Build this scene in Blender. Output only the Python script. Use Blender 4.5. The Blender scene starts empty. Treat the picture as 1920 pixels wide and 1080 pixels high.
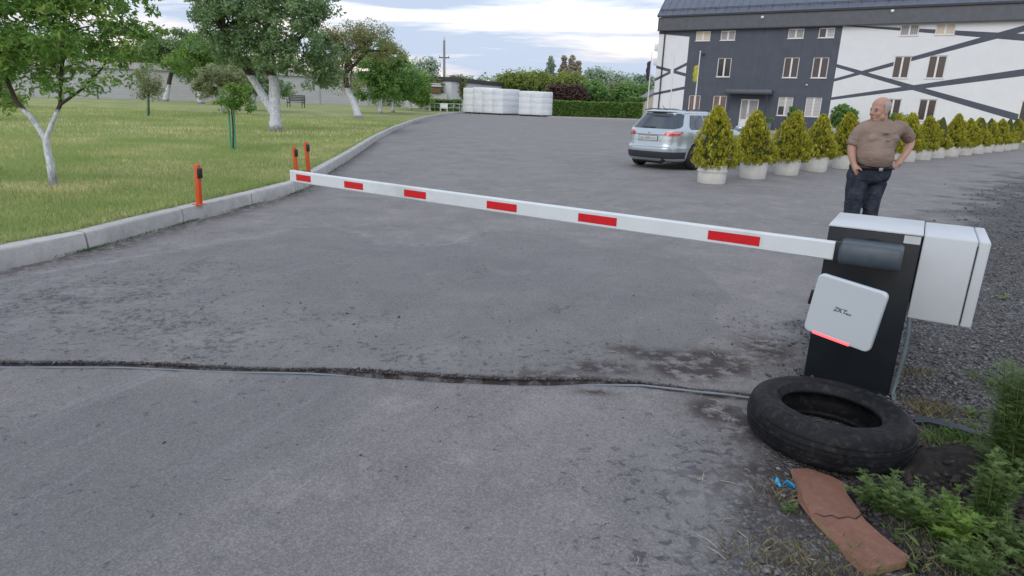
import bpy, bmesh, math, random
import numpy as np
from mathutils import Vector, Matrix
R_=math.radians
random.seed(7); rng=np.random.default_rng(7)
S=bpy.context.scene; COL=S.collection

# ---------------------------------------------------------------- camera
F_PX=1190.0; H=1.6; HY=190.0; ROLL=math.atan(.030)
PITCH=math.atan((540-HY)*math.cos(ROLL)/F_PX)
cam=bpy.data.cameras.new('camera'); co=bpy.data.objects.new('camera',cam); COL.objects.link(co); S.camera=co
cam.sensor_width=36; cam.lens=36*F_PX/1920; cam.clip_end=3000; cam.clip_start=.05
fw=np.array([0,math.cos(PITCH),-math.sin(PITCH)]); U0=np.array([0,math.sin(PITCH),math.cos(PITCH)]); R0=np.array([1.,0,0])
RR=R0*math.cos(ROLL)+U0*math.sin(ROLL); UU=-R0*math.sin(ROLL)+U0*math.cos(ROLL)
co.matrix_world=Matrix(((RR[0],UU[0],-fw[0],0),(RR[1],UU[1],-fw[1],0),(RR[2],UU[2],-fw[2],H),(0,0,0,1)))
OO=np.array([0,0,H])
def ray(x,y): return fw*F_PX+RR*(x-960)-UU*(y-540)
def g(x,y,z=0):                       # point of the photo on the level z
    r=ray(x,y); return OO+r*((z-H)/r[2])
def P(x,y,Y):                         # point of the photo at distance Y
    r=ray(x,y); return OO+r*(Y/r[1])

# ---------------------------------------------------------------- world, sun, exposure
SUN_EL=16; SUN_AZ=205
w=bpy.data.worlds.new('World'); S.world=w; w.use_nodes=True
nt=w.node_tree; N=nt.nodes; Lk=nt.links; N.clear()
out=N.new('ShaderNodeOutputWorld'); bg=N.new('ShaderNodeBackground'); Lk.new(bg.outputs[0],out.inputs[0])
sky=N.new('ShaderNodeTexSky'); sky.sky_type='NISHITA'; sky.sun_disc=False; sky.sun_elevation=R_(SUN_EL); sky.sun_rotation=R_(SUN_AZ)
sky.air_density=1.0; sky.dust_density=2.0
bg.inputs[1].default_value=.10
tc=N.new('ShaderNodeTexCoord'); sep=N.new('ShaderNodeSeparateXYZ'); Lk.new(tc.outputs['Generated'],sep.inputs[0])
def wm(op,a,b=None,c=None):
    n=N.new('ShaderNodeMath'); n.operation=op
    for i,v in enumerate((a,b,c)):
        if v is None: continue
        if isinstance(v,(int,float)): n.inputs[i].default_value=v
        else: Lk.new(v,n.inputs[i])
    return n.outputs[0]
az=wm('ARCTAN2',sep.outputs[0],sep.outputs[1]); el=wm('ARCSINE',sep.outputs[2])
# clouds lie in flat layers: stretched sideways, thinner towards the horizon
els=wm('POWER',wm('MAXIMUM',wm('ADD',el,.03),.001),.72)
cmb=N.new('ShaderNodeCombineXYZ'); Lk.new(wm('MULTIPLY',az,2.3),cmb.inputs[0]); Lk.new(wm('MULTIPLY',els,19.0),cmb.inputs[1]); cmb.inputs[2].default_value=3.7
nz=N.new('ShaderNodeTexNoise'); nz.inputs['Scale'].default_value=1.15; nz.inputs['Detail'].default_value=7; nz.inputs['Roughness'].default_value=.56; nz.inputs['Distortion'].default_value=.3
Lk.new(cmb.outputs[0],nz.inputs['Vector'])
# a low bank of blue-grey cloud about three degrees above the horizon
def gauss(x,c,s): 
    d=wm('DIVIDE',wm('SUBTRACT',x,c),s); return wm('EXPONENT',wm('MULTIPLY',wm('MULTIPLY',d,d),-1.0))
bank=wm('MULTIPLY',gauss(el,.048,.020),gauss(az,.04,.27))
up=wm('MULTIPLY',gauss(el,.150,.03),gauss(az,-.15,.13))
upl=wm('MULTIPLY',gauss(el,.115,.05),gauss(az,-.62,.2))
dens=wm('ADD',nz.outputs[0],wm('ADD',wm('MULTIPLY',bank,.20),wm('ADD',wm('MULTIPLY',up,.14),wm('MULTIPLY',upl,.13))))
dens=wm('SUBTRACT',dens,wm('MULTIPLY',gauss(el,.105,.03),.05))
cr=N.new('ShaderNodeValToRGB'); Lk.new(dens,cr.inputs[0])
e=cr.color_ramp.elements; e[0].position=.445; e[0].color=(0,0,0,1); e[1].position=.59; e[1].color=(1,1,1,1)
# bright veil: white above, warm and pinkish near the horizon
hr=N.new('ShaderNodeValToRGB'); Lk.new(el,hr.inputs[0]); he=hr.color_ramp.elements
he[0].position=0.0; he[0].color=(9.8,8.5,8.5,1); he[1].position=1; he[1].color=(9.4,10.1,11.2,1)
k=he.new(.03); k.color=(11.2,9.4,8.8,1); k=he.new(.075); k.color=(11.8,10.4,9.6,1); k=he.new(.12); k.color=(12,12,12.3,1); k=he.new(.4); k.color=(10.6,11.0,11.8,1)
mx=N.new('ShaderNodeMix'); mx.data_type='RGBA'; Lk.new(cr.outputs[0],mx.inputs['Factor']); Lk.new(hr.outputs[0],mx.inputs['A']); mx.inputs['B'].default_value=(5.2,6.1,7.9,1)
m2=N.new('ShaderNodeMix'); m2.data_type='RGBA'; m2.inputs['Factor'].default_value=.12
Lk.new(mx.outputs['Result'],m2.inputs['A']); Lk.new(sky.outputs[0],m2.inputs['B']); Lk.new(m2.outputs['Result'],bg.inputs[0])
sun=bpy.data.lights.new('sun','SUN'); sun.energy=.8; sun.angle=R_(30); sun.color=(1,.95,.9)
so=bpy.data.objects.new('sun',sun); COL.objects.link(so)
a=R_(SUN_AZ); sd=Vector((math.sin(a)*math.cos(R_(38)),math.cos(a)*math.cos(R_(38)),math.sin(R_(38))))
so.rotation_euler=sd.to_track_quat('Z','Y').to_euler()
S.view_settings.view_transform='Standard'; S.view_settings.look='None'; S.view_settings.exposure=.25; S.view_settings.gamma=1
S.render.engine='CYCLES'

# ---------------------------------------------------------------- materials
class NB:
    def __init__(s,m): s.m=m; s.t=m.node_tree; s.N=s.t.nodes; s.L=s.t.links
    def n(s,ty,**k):
        n=s.N.new(ty)
        for a,b in k.items(): setattr(n,a,b)
        return n
    def put(s,sock,v):
        if v is None: return
        if hasattr(v,'is_linked') or hasattr(v,'links'): s.L.new(v,sock)
        elif isinstance(v,(tuple,list)) and len(v)==3 and sock.type=='RGBA': sock.default_value=(*v,1)
        else: sock.default_value=v
    def math(s,op,a,b=None,c=None,clamp=False):
        n=s.n('ShaderNodeMath',operation=op); n.use_clamp=clamp
        for i,v in enumerate((a,b,c)): s.put(n.inputs[i],v)
        return n.outputs[0]
    def noise(s,vec,scale,detail=4,rough=.55,dist=0):
        n=s.n('ShaderNodeTexNoise'); s.put(n.inputs['Vector'],vec); n.inputs['Scale'].default_value=scale; n.inputs['Detail'].default_value=detail
        n.inputs['Roughness'].default_value=rough; n.inputs['Distortion'].default_value=dist; return n.outputs[0]
    def ramp(s,v,stops):
        n=s.n('ShaderNodeValToRGB'); s.put(n.inputs[0],v); e=n.color_ramp.elements
        while len(e)<len(stops): e.new(.5)
        for i,(p,c) in enumerate(stops): e[i].position=p; e[i].color=(*c,1) if isinstance(c,tuple) else (c,c,c,1)
        return n.outputs[0]
    def mix(s,f,a,b,mode='MIX'):
        n=s.n('ShaderNodeMix',data_type='RGBA',blend_type=mode); s.put(n.inputs['Factor'],f); s.put(n.inputs['A'],a); s.put(n.inputs['B'],b); return n.outputs['Result']
    def bump(s,h,st=.3,d=.01,nrm=None):
        n=s.n('ShaderNodeBump'); n.inputs['Strength'].default_value=st; n.inputs['Distance'].default_value=d; s.put(n.inputs['Height'],h)
        if nrm is not None: s.L.new(nrm,n.inputs['Normal'])
        return n.outputs[0]
    def vec(s,kind='Object'): return s.n('ShaderNodeTexCoord').outputs[kind]
    def attr(s,name): return s.n('ShaderNodeAttribute',attribute_name=name).outputs['Fac']
    def pos(s): return s.n('ShaderNodeNewGeometry').outputs['Position']
def new(name):
    m=bpy.data.materials.new(name); m.use_nodes=True; b=NB(m); b.bs=m.node_tree.nodes['Principled BSDF']; return b
def setp(b,col=None,rough=.6,metal=0,nrm=None,coat=0,spec=None,trans=0):
    i=b.bs.inputs; b.put(i['Base Color'],col); b.put(i['Roughness'],rough); i['Metallic'].default_value=metal; i['Coat Weight'].default_value=coat
    if spec is not None: i['Specular IOR Level'].default_value=spec
    if nrm is not None: b.L.new(nrm,i['Normal'])
def mat(name,col,rough=.6,var=.15,scale=8,metal=0,bump=0,bs=60,coat=0,spec=None,dirt=None):
    b=new(name); v=b.vec(); f=b.noise(v,scale,5)
    lo=tuple(c*(1-var) for c in col); hi=tuple(min(1,c*(1+var)) for c in col)
    c=b.ramp(f,[(.3,lo),(.7,hi)])
    if dirt:
        d=b.ramp(b.noise(v,scale*.6,7,.65),[(.55,0.),(.75,1.)]); c=b.mix(b.math('MULTIPLY',d,dirt[1]),c,dirt[0])
    n=b.bump(b.noise(v,bs,4),bump,.005) if bump else None
    setp(b,c,rough,metal,n,coat,spec); return b.m
def leafmat(name,c1,c2,c3=None,tr=.3):
    b=new(name); a=b.attr('rnd'); st=[(0,c1),(1,c2)] if c3 is None else [(0,c1),(.6,c2),(1,c3)]
    c=b.ramp(a,st); setp(b,c,.55,spec=.3)
    t=b.n('ShaderNodeBsdfTranslucent'); b.L.new(b.mix(.5,c,tuple(x*1.3 for x in c2)),t.inputs[0])
    ms=b.n('ShaderNodeMixShader'); ms.inputs[0].default_value=tr; b.L.new(b.bs.outputs[0],ms.inputs[1]); b.L.new(t.outputs[0],ms.inputs[2])
    b.L.new(ms.outputs[0],b.N['Material Output'].inputs[0]); return b.m

# ---------------------------------------------------------------- mesh helpers
def tag(o,label=None,cat=None,group=None,kind=None):
    if label: o['label']=label
    if cat: o['category']=cat
    if group: o['group']=group
    if kind: o['kind']=kind
    return o
def empty(name,loc=(0,0,0),rz=0):
    o=bpy.data.objects.new(name,None); o.location=loc; o.rotation_euler=(0,0,rz); COL.objects.link(o); o.empty_display_size=.2; return o
class MB:
    def __init__(s): s.v=[]; s.f=[]; s.mi=[]
    def add(s,vs,fs,m=0):
        k=len(s.v); s.v+= [tuple(map(float,p)) for p in vs]; s.f+=[tuple(k+i for i in f) for f in fs]; s.mi+=[m]*len(fs); return s
    def box(s,x0,x1,y0,y1,z0,z1,m=0):
        return s.add([(x0,y0,z0),(x1,y0,z0),(x1,y1,z0),(x0,y1,z0),(x0,y0,z1),(x1,y0,z1),(x1,y1,z1),(x0,y1,z1)],
          [(0,3,2,1),(4,5,6,7),(0,1,5,4),(1,2,6,5),(2,3,7,6),(3,0,4,7)],m)
    def obox(s,c,ax,ay,az,m=0):   # centre and three half vectors
        c,ax,ay,az=map(np.array,(c,ax,ay,az)); vs=[c+i*ax+j*ay+k*az for k in(-1,1) for j in(-1,1) for i in(-1,1)]
        return s.add(vs,[(0,2,3,1),(4,5,7,6),(0,1,5,4),(1,3,7,5),(3,2,6,7),(2,0,4,6)],m)
    def tube(s,pts,rad,n=10,m=0,cap=True,flat=None):
        pts=[np.array(p,float) for p in pts]
        if not hasattr(rad,'__len__'): rad=[rad]*len(pts)
        prev=None; rings=[]
        for i,p in enumerate(pts):
            t=pts[min(i+1,len(pts)-1)]-pts[max(i-1,0)]; t=t/(np.linalg.norm(t)+1e-9)
            if prev is None:
                a=np.array([0,0,1.]) if abs(t[2])<.9 else np.array([1.,0,0])
            else: a=prev
            u=a-t*(a@t); u/=np.linalg.norm(u)+1e-9; v=np.cross(t,u); prev=u
            rings.append([p+rad[i]*(math.cos(2*math.pi*k/n)*u+math.sin(2*math.pi*k/n)*v) for k in range(n)])
        vs=[q for r in rings for q in r]; fs=[]
        for i in range(len(pts)-1):
            for k in range(n): fs.append((i*n+k,i*n+(k+1)%n,(i+1)*n+(k+1)%n,(i+1)*n+k))
        if cap: fs.append(tuple(range(n))[::-1]); fs.append(tuple((len(pts)-1)*n+k for k in range(n)))
        return s.add(vs,fs,m)
    def rings(s,rs,cap=True,m=0):
        n=len(rs[0]); vs=[q for r in rs for q in r]; fs=[]
        for i in range(len(rs)-1):
            for k in range(n): fs.append((i*n+k,i*n+(k+1)%n,(i+1)*n+(k+1)%n,(i+1)*n+k))
        if cap: fs.append(tuple(range(n))[::-1]); fs.append(tuple((len(rs)-1)*n+k for k in range(n)))
        return s.add(vs,fs,m)
    def lathe(s,prof,n=32,c=(0,0,0),m=0,closed=False,cap=False):
        vs=[]; fs=[]; q=len(prof)
        for k in range(n):
            a=2*math.pi*k/n
            for r,z in prof: vs.append((c[0]+r*math.cos(a),c[1]+r*math.sin(a),c[2]+z))
        for k in range(n):
            for i in range(q if closed else q-1):
                j=(i+1)%q; fs.append((k*q+i,((k+1)%n)*q+i,((k+1)%n)*q+j,k*q+j))
        if cap: fs.append(tuple(k*q for k in range(n))[::-1]); fs.append(tuple(k*q+q-1 for k in range(n)))
        return s.add(vs,fs,m)
    def ell(s,c,r,n=14,k=9,M=None,m=0):
        vs=[];
        for i in range(1,k):
            t=math.pi*i/k
            for j in range(n):
                p=np.array([r[0]*math.sin(t)*math.cos(2*math.pi*j/n),r[1]*math.sin(t)*math.sin(2*math.pi*j/n),r[2]*math.cos(t)]); vs.append(p)
        vs.append(np.array([0,0,r[2]])); vs.append(np.array([0,0,-r[2]]))
        fs=[]
        for i in range(k-2):
            for j in range(n): fs.append((i*n+j,(i+1)*n+j,(i+1)*n+(j+1)%n,i*n+(j+1)%n))
        T=(k-1)*n
        for j in range(n): fs.append((T,j,(j+1)%n)); fs.append((T+1,(k-2)*n+(j+1)%n,(k-2)*n+j))
        c=np.array(c); vs=[(M@v if M is not None else v)+c for v in vs]
        return s.add(vs,fs,m)
    def build(s,name,mats,parent=None,smooth=False,bevel=0,seg=2,ang=40):
        me=bpy.data.meshes.new(name); me.from_pydata(s.v,[],s.f); me.update()
        if not isinstance(mats,(list,tuple)): mats=[mats]
        for m in mats: me.materials.append(m)
        if len(mats)>1: me.polygons.foreach_set('material_index',s.mi)
        bm=bmesh.new(); bm.from_mesh(me)
        if bevel:
            bmesh.ops.remove_doubles(bm,verts=bm.verts,dist=1e-5); bmesh.ops.recalc_face_normals(bm,faces=bm.faces)
            ed=[e for e in bm.edges if len(e.link_faces)==2 and e.calc_face_angle(0)>R_(ang)]
            bmesh.ops.bevel(bm,geom=ed,offset=bevel,segments=seg,affect='EDGES',profile=.5,clamp_overlap=True)
        bmesh.ops.recalc_face_normals(bm,faces=bm.faces); bm.to_mesh(me); bm.free()
        if smooth or bevel:
            me.polygons.foreach_set('use_smooth',[True]*len(me.polygons)); 
            try: me.set_sharp_from_angle(angle=R_(50))
            except Exception: pass
        o=bpy.data.objects.new(name,me); COL.objects.link(o)
        if parent: o.parent=parent
        return o
def npmesh(name,V,Fq,m,attrs=None,parent=None,smooth=False):
    me=bpy.data.meshes.new(name); V=np.asarray(V,np.float32); Fq=np.asarray(Fq,np.int32); k=Fq.shape[1]
    me.vertices.add(len(V)); me.vertices.foreach_set('co',V.ravel()); me.loops.add(Fq.size); me.loops.foreach_set('vertex_index',Fq.ravel())
    me.polygons.add(len(Fq)); me.polygons.foreach_set('loop_start',np.arange(0,Fq.size,k,dtype=np.int32)); me.update(calc_edges=True)
    if attrs:
        for n,(dom,a) in attrs.items(): at=me.attributes.new(n,'FLOAT',dom); at.data.foreach_set('value',np.asarray(a,np.float32))
    if smooth: me.polygons.foreach_set('use_smooth',np.ones(len(Fq),bool))
    me.materials.append(m); me.validate(); o=bpy.data.objects.new(name,me); COL.objects.link(o)
    if parent: o.parent=parent
    return o
def remesh(o,vox,sm=4):
    a=o.modifiers.new('r','REMESH'); a.mode='VOXEL'; a.voxel_size=vox; a.use_smooth_shade=True
    if sm: b=o.modifiers.new('s','SMOOTH'); b.iterations=sm; b.factor=.5
    dg=bpy.context.evaluated_depsgraph_get(); me=bpy.data.meshes.new_from_object(o.evaluated_get(dg)); o.modifiers.clear(); o.data=me; return o
def apply(o):
    dg=bpy.context.evaluated_depsgraph_get(); me=bpy.data.meshes.new_from_object(o.evaluated_get(dg)); o.modifiers.clear(); o.data=me; return o

def ss(t): t=np.clip(t,0,1); return t*t*(3-2*t)
def vnoise(x,y,seed=0):             # smooth value noise for terrain and masks
    x=np.asarray(x,float); y=np.asarray(y,float); xi=np.floor(x).astype(int); yi=np.floor(y).astype(int); fx=ss(x-xi); fy=ss(y-yi)
    def h(a,b): v=np.sin(a*127.1+b*311.7+seed*74.7)*43758.5453; return v-np.floor(v)
    return (h(xi,yi)*(1-fx)+h(xi+1,yi)*fx)*(1-fy)+(h(xi,yi+1)*(1-fx)+h(xi+1,yi+1)*fx)*fy
def fbm(x,y,o=4,seed=0):
    r=0;a=.5
    for i in range(o): r=r+a*vnoise(np.asarray(x)*2**i,np.asarray(y)*2**i,seed+i); a*=.5
    return r/(1-.5**o)

# ---------------------------------------------------------------- setting: levels
KY=np.array([-6,0,3.0,4.6,5.55,6.39,7.93,9.6,10.6,11.1,12.8,17.7,25,33,45,55.8,68,79.6,88])
KX=np.array([-9.5,-7.2,-5.55,-4.95,-4.66,-4.40,-4.19,-3.9,-3.76,-3.74,-3.93,-4.5,-5.4,-6.2,-7.1,-7.7,-7.9,-7.2,-5.2])
def kx(Y): return np.interp(Y,KY,KX)
KH=.185
def lawnz(X,Y):
    d=kx(Y)-X
    return KH-.03+.40*ss((d-1)/16)*ss((Y-12)/50)+.02*(fbm(X*.5,Y*.5,3,5)-.5)
def gl(x,y):                         # photo point on the lawn
    z=.2
    for _ in range(12): p=g(x,y,z); z=float(lawnz(p[0],p[1]))
    p=g(x,y,z); return p

# gravel and dirt masks of the driveway (real changes of surface, plus painted kerb-foot shade)
GE=np.array([g(*p)[:2] for p in [(1330,1080),(1380,980),(1430,880),(1470,770),(1510,650),(1600,520),(1700,450),(1790,400),(1860,352),(1925,322)]]+[(22,24),(60,30)])
GE=np.vstack([[ .35,.9],GE])
def sdist(X,Y,L):                    # signed distance to polyline (right side positive)
    X=np.asarray(X,float); Y=np.asarray(Y,float); best=np.full(X.shape,1e9); sg=np.zeros(X.shape)
    for (x0,y0),(x1,y1) in zip(L[:-1],L[1:]):
        dx,dy=x1-x0,y1-y0; t=np.clip(((X-x0)*dx+(Y-y0)*dy)/(dx*dx+dy*dy),0,1); px=X-(x0+t*dx); py=Y-(y0+t*dy); d=np.hypot(px,py)
        c=-(dx*py-dy*px); m=d<best; best=np.where(m,d,best); sg=np.where(m,np.sign(c),sg)
    return best*sg
def gravelmask(X,Y):
    d=sdist(X,Y,GE); sc=.17+.05*np.maximum(Y-3,0)
    return ss(.5+d/(2.2*sc)+(fbm(X*3,Y*3,4,2)-.5)*1.6)

b=new('asphalt'); p=b.pos(); gm=b.attr('gravel'); dirt_shade=b.attr('dirt'); pt=b.attr('patch'); rim=b.attr('rim')
fine=b.noise(p,260,3,.7); mid=b.noise(p,38,5,.65); big=b.noise(p,.9,5,.6); 
_d=g(330,720)-g(0,860); mp=b.n('ShaderNodeMapping',vector_type='TEXTURE'); b.L.new(p,mp.inputs[0]); mp.inputs['Rotation'].default_value=(0,0,math.atan2(_d[1],_d[0])); mp.inputs['Scale'].default_value=(1.5,.09,1); wr=b.attr('wear'); sk=b.attr('streak')
streak=b.noise(mp.outputs[0],1.1,6,.6,.2)
c=b.ramp(big,[(.3,(.170,.160,.158)),(.7,(.250,.234,.230))])
c=b.mix(b.math('MULTIPLY',b.ramp(streak,[(.52,0.),(.62,1.)]),b.math('ADD',b.math('MULTIPLY',sk,.6),.07)),c,(.36,.355,.375))
c=b.mix(b.math('MULTIPLY',b.ramp(b.noise(p,2.6,7,.68,.4),[(.50,0.),(.66,1.)]),.42),c,(.35,.33,.32)); c=b.mix(b.math('MULTIPLY',b.ramp(b.noise(p,1.7,7,.7,.3),[(.54,0.),(.68,1.)]),.45),c,(.115,.115,.122))
c=b.mix(b.math('MULTIPLY',b.ramp(mid,[(.52,0.),(.7,1.)]),.30),c,(.09,.09,.10))
vo=b.n('ShaderNodeTexVoronoi'); b.L.new(p,vo.inputs['Vector']); vo.inputs['Scale'].default_value=150
st=b.ramp(b.n('ShaderNodeSeparateColor').outputs[0],[(0,0.),(1,1.)])
sc_=b.N['Separate Color'] if 'Separate Color' in b.N else None
b.L.new(vo.outputs['Color'],sc_.inputs[0])
c=b.mix(.27,c,b.ramp(sc_.outputs[0],[(.0,(.05,.05,.058)),(.5,(.18,.18,.195)),(.95,(.42,.415,.43))]))
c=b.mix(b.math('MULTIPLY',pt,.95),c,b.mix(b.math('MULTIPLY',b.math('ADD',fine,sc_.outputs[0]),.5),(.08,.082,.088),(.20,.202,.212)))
c=b.mix(b.math('MULTIPLY',b.math('MULTIPLY',rim,.6),b.ramp(b.noise(p,7,5,.7),[(.4,0.),(.6,1.)])),c,(.34,.335,.35))
pv=b.n('ShaderNodeTexVoronoi'); b.L.new(p,pv.inputs['Vector']); pv.inputs['Scale'].default_value=17; pv.inputs['Randomness'].default_value=1
pk=b.math('MULTIPLY',b.ramp(pv.outputs[0],[(.06,1.),(.16,0.)]),b.ramp(b.noise(p,2.3,5,.65),[(.50,0.),(.60,1.)])); c=b.mix(b.math('MULTIPLY',pk,.75),c,(.035,.035,.04))
pn=b.math('ADD',b.noise(p,17,6,.72,.5),b.math('MULTIPLY',b.math('SUBTRACT',b.noise(p,2.2,4,.6),.5),.25))
pk2=b.ramp(b.math('ADD',pn,b.math('MULTIPLY',wr,.13)),[(.615,0.),(.675,1.)]); c=b.mix(b.math('MULTIPLY',pk2,.72),c,(.045,.045,.052))
c=b.mix(b.math('MULTIPLY',wr,b.ramp(b.noise(p,3.1,5,.6),[(.42,0.),(.66,.5)])),c,(.30,.29,.295))
crk=b.n('ShaderNodeTexVoronoi',feature='DISTANCE_TO_EDGE'); wv=b.n('ShaderNodeVectorMath',operation='ADD'); b.L.new(p,wv.inputs[0])
nv=b.n('ShaderNodeTexNoise'); nv.inputs['Scale'].default_value=1.7; nv.inputs['Detail'].default_value=6; b.L.new(p,nv.inputs['Vector']); b.L.new(nv.outputs['Color'],wv.inputs[1]); b.L.new(wv.outputs[0],crk.inputs['Vector']); crk.inputs['Scale'].default_value=.33
ck=b.math('MULTIPLY',b.ramp(crk.outputs[0],[(0.0,.7),(.0035,0.)]),b.ramp(b.noise(p,.6,3),[(.5,0.),(.6,.8)])); 
c=b.mix(ck,c,(.05,.05,.05))
gv=b.n('ShaderNodeTexVoronoi'); b.L.new(p,gv.inputs['Vector']); gv.inputs['Scale'].default_value=62
gs=b.n('ShaderNodeSeparateColor'); b.L.new(gv.outputs['Color'],gs.inputs[0])
gc=b.ramp(gs.outputs[0],[(0,(.05,.05,.055)),(.5,(.13,.13,.14)),(1,(.27,.265,.275))]); gc=b.mix(b.ramp(gv.outputs[0],[(.3,0.),(.75,.85)]),gc,(.035,.033,.033))
c=b.mix(gm,c,gc)
dn=b.ramp(b.noise(p,9,7,.7),[(.40,0.),(.52,1.)]); c=b.mix(b.math('MULTIPLY',b.math('MULTIPLY',dirt_shade,1.4,clamp=True),dn),c,b.mix(mid,(.030,.026,.027),(.085,.070,.068)))
hh=b.math('ADD',b.math('MULTIPLY',fine,.5),b.math('ADD',b.math('MULTIPLY',mid,.7),b.math('MULTIPLY',b.math('SUBTRACT',1,gv.outputs[0]),b.math('MULTIPLY',gm,2.5))))
setp(b,c,.85,nrm=b.bump(hh,.75,.012),spec=.35); M_ASPH=b.m

PE=np.array([g(*p)[:2] for p in [(-200,560),(120,505),(250,482),(380,462),(470,448),(560,425),(610,423),(690,440),(705,457),(830,458),(940,430),(1060,446),(1150,466),(1260,488),(1340,520),(1352,560),(1318,640),(1250,700)]])
PF=np.array([g(*p)[:2] for p in [(-300,790),(0,775),(150,745),(360,700),(640,706),(600,790),(480,860),(330,930),(180,1010),(100,1075)]]+[(-1.2,.6)])
def drive():
    V=[];Fc=[];G=[];D=[];Pt=[];Rm=[];Wr=[];Sk=[]
    def grid(xs,ys):
        k=len(V); X,Y=np.meshgrid(xs,ys); nx=len(xs); ny=len(ys)
        gmk=gravelmask(X,Y)
        Z=(fbm(X*6,Y*6,4,9)-.5)*.012*ss((16-Y)/6)+gmk*(fbm(X*9,Y*9,4,3)-.5)*.05*ss((18-Y)/6)
        Z=np.where(X<kx(Y)+.05,-.02,Z)
        # groove of the cable trench
        ty=trench_y(X); Z=Z-.042*np.exp(-((Y-ty+.008)/.021)**2)*ss((1.0-X)/.7)-.016*np.exp(-((Y-ty+.008)/.021)**2)*(X<1.75)
        dd=np.zeros(X.shape)
        for (px,py,sx_,sy_,am) in [(1290,690,.20,.17,2.2),(1340,680,.26,.22,1.5),(1240,668,.20,.12,1.3),(1130,690,.28,.10,1.2),(1020,700,.25,.06,.8),(1180,655,.15,.1,.9),(1440,655,.22,.3,1.),(1340,770,.16,.16,1.2),(1400,800,.14,.2,1.2),(1440,900,.18,.22,1.),(1500,960,.2,.25,.8),(1120,735,.12,.04,1.0)]:
            q=g(px,py); dd=np.maximum(dd,.8*am*np.exp(-((X-q[0])/sx_)**2-((Y-q[1])/sy_)**2))
        dd=dd+1.3*np.exp(-((Y-ty-.022)/(.012+.030*vnoise(X*2.1,0*X,71)))**2)*(X<1.5)+.9*np.exp(-((Y-ty+.022)/.016)**2)*(vnoise(X*3.3,0*X,91)>.62)*(X<1.2)
        dd=dd+.55*np.exp(-((kx(Y)-X+.1)/.22)**2)  # contact shade along the kerb foot, painted through the dirt mask
        dd=dd+.8*np.exp(-((X-2.1)/.7)**2-((Y-2.2)/.5)**2)
        # older smoother patch, then vignette darkening painted onto the near ground
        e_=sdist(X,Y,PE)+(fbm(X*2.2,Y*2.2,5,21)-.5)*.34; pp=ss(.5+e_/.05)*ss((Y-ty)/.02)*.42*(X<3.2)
        e2=sdist(X,Y,PF)+(fbm(X*1.5,Y*1.5,6,31)-.5)*.9; pp=np.maximum(pp,ss(.5+e2/.5)*.6)  # near left: lens falloff painted as darker asphalt
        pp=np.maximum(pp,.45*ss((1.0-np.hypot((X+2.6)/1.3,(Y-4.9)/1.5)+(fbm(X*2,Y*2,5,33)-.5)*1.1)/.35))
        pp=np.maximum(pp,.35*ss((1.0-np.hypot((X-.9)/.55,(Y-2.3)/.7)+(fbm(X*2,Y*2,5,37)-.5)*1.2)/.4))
        rm_=np.exp(-((e_-.02)/(.03+.05*vnoise(X*2,Y*2,55)))**2)*ss((1.4-X)/1.0)*(Y>4)*(.3+.9*vnoise(X*1.3,Y*1.3,56))
        wz=np.zeros(X.shape)
        for (px,py,sx_,sy_,am) in [(150,560,1.1,1.0,1.),(350,620,1.0,.7,.9),(560,600,.7,.5,.6),(80,480,1.0,.8,.8),(850,670,.8,.35,.75),(1080,660,.6,.3,.7),(1330,900,.45,.55,1.),(1450,820,.3,.35,1.),(1250,1040,.45,.3,.8),(1480,620,.35,.5,.8)]:
            q=g(px,py); wz=np.maximum(wz,am*np.exp(-((X-q[0])/sx_)**2-((Y-q[1])/sy_)**2))
        q=g(230,790); st_=np.exp(-((X-q[0])/1.1)**2-((Y-q[1])/.8)**2); q=g(100,540); st_=np.maximum(st_,.6*np.exp(-((X-q[0])/1.5)**2-((Y-q[1])/1.5)**2))
        Wr.extend(wz.ravel()); Sk.extend(np.clip(st_,0,1).ravel())
        Rm.extend(np.clip(rm_,0,1).ravel())
        for j in range(ny):
            for i in range(nx): V.append((X[j,i],Y[j,i],Z[j,i]))
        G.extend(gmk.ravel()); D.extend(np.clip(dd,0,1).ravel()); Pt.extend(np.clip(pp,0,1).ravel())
        I=np.arange(nx*ny).reshape(ny,nx)+k
        Fc.append(np.stack([I[:-1,:-1],I[:-1,1:],I[1:,1:],I[1:,:-1]],-1).reshape(-1,4))
    grid(np.arange(-6,6.001,.03),np.arange(.6,10.501,.03))
    grid(np.arange(-6,15.001,.1),np.arange(10.5,24.001,.1))
    grid(np.arange(6,15.001,.1),np.arange(.5,10.55,.1))
    grid(np.arange(-9,60.1,1.0),np.arange(24,86.1,1.0)); grid(np.arange(15,60.1,1.0),np.arange(-2,24.1,1.0))
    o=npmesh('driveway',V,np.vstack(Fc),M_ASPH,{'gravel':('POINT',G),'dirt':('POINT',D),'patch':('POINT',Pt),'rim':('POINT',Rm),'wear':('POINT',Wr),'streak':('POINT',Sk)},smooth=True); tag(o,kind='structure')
TR=np.array([g(*p)[:2] for p in [(-400,688),(0,682),(240,685),(480,694),(640,698),(800,708),(960,716),(1100,714),(1200,720),(1310,736),(1400,744),(1460,746)]])
def trench_y(X): return np.interp(X,TR[:,0],TR[:,1])+.012*(vnoise(np.asarray(X)*3,0*np.asarray(X),8)-.5)
drive()

b=new('soil'); p=b.pos(); c=b.ramp(b.noise(p,.25,6),[(.3,(.05,.062,.03)),(.7,(.085,.085,.05))]); setp(b,c,.95); M_GR=b.m
mb=MB(); mb.add([(-900,-200,-.06),(900,-200,-.06),(900,1500,-.06),(-900,1500,-.06)],[(0,1,2,3)]); tag(mb.build('ground',M_GR),kind='structure')

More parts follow.
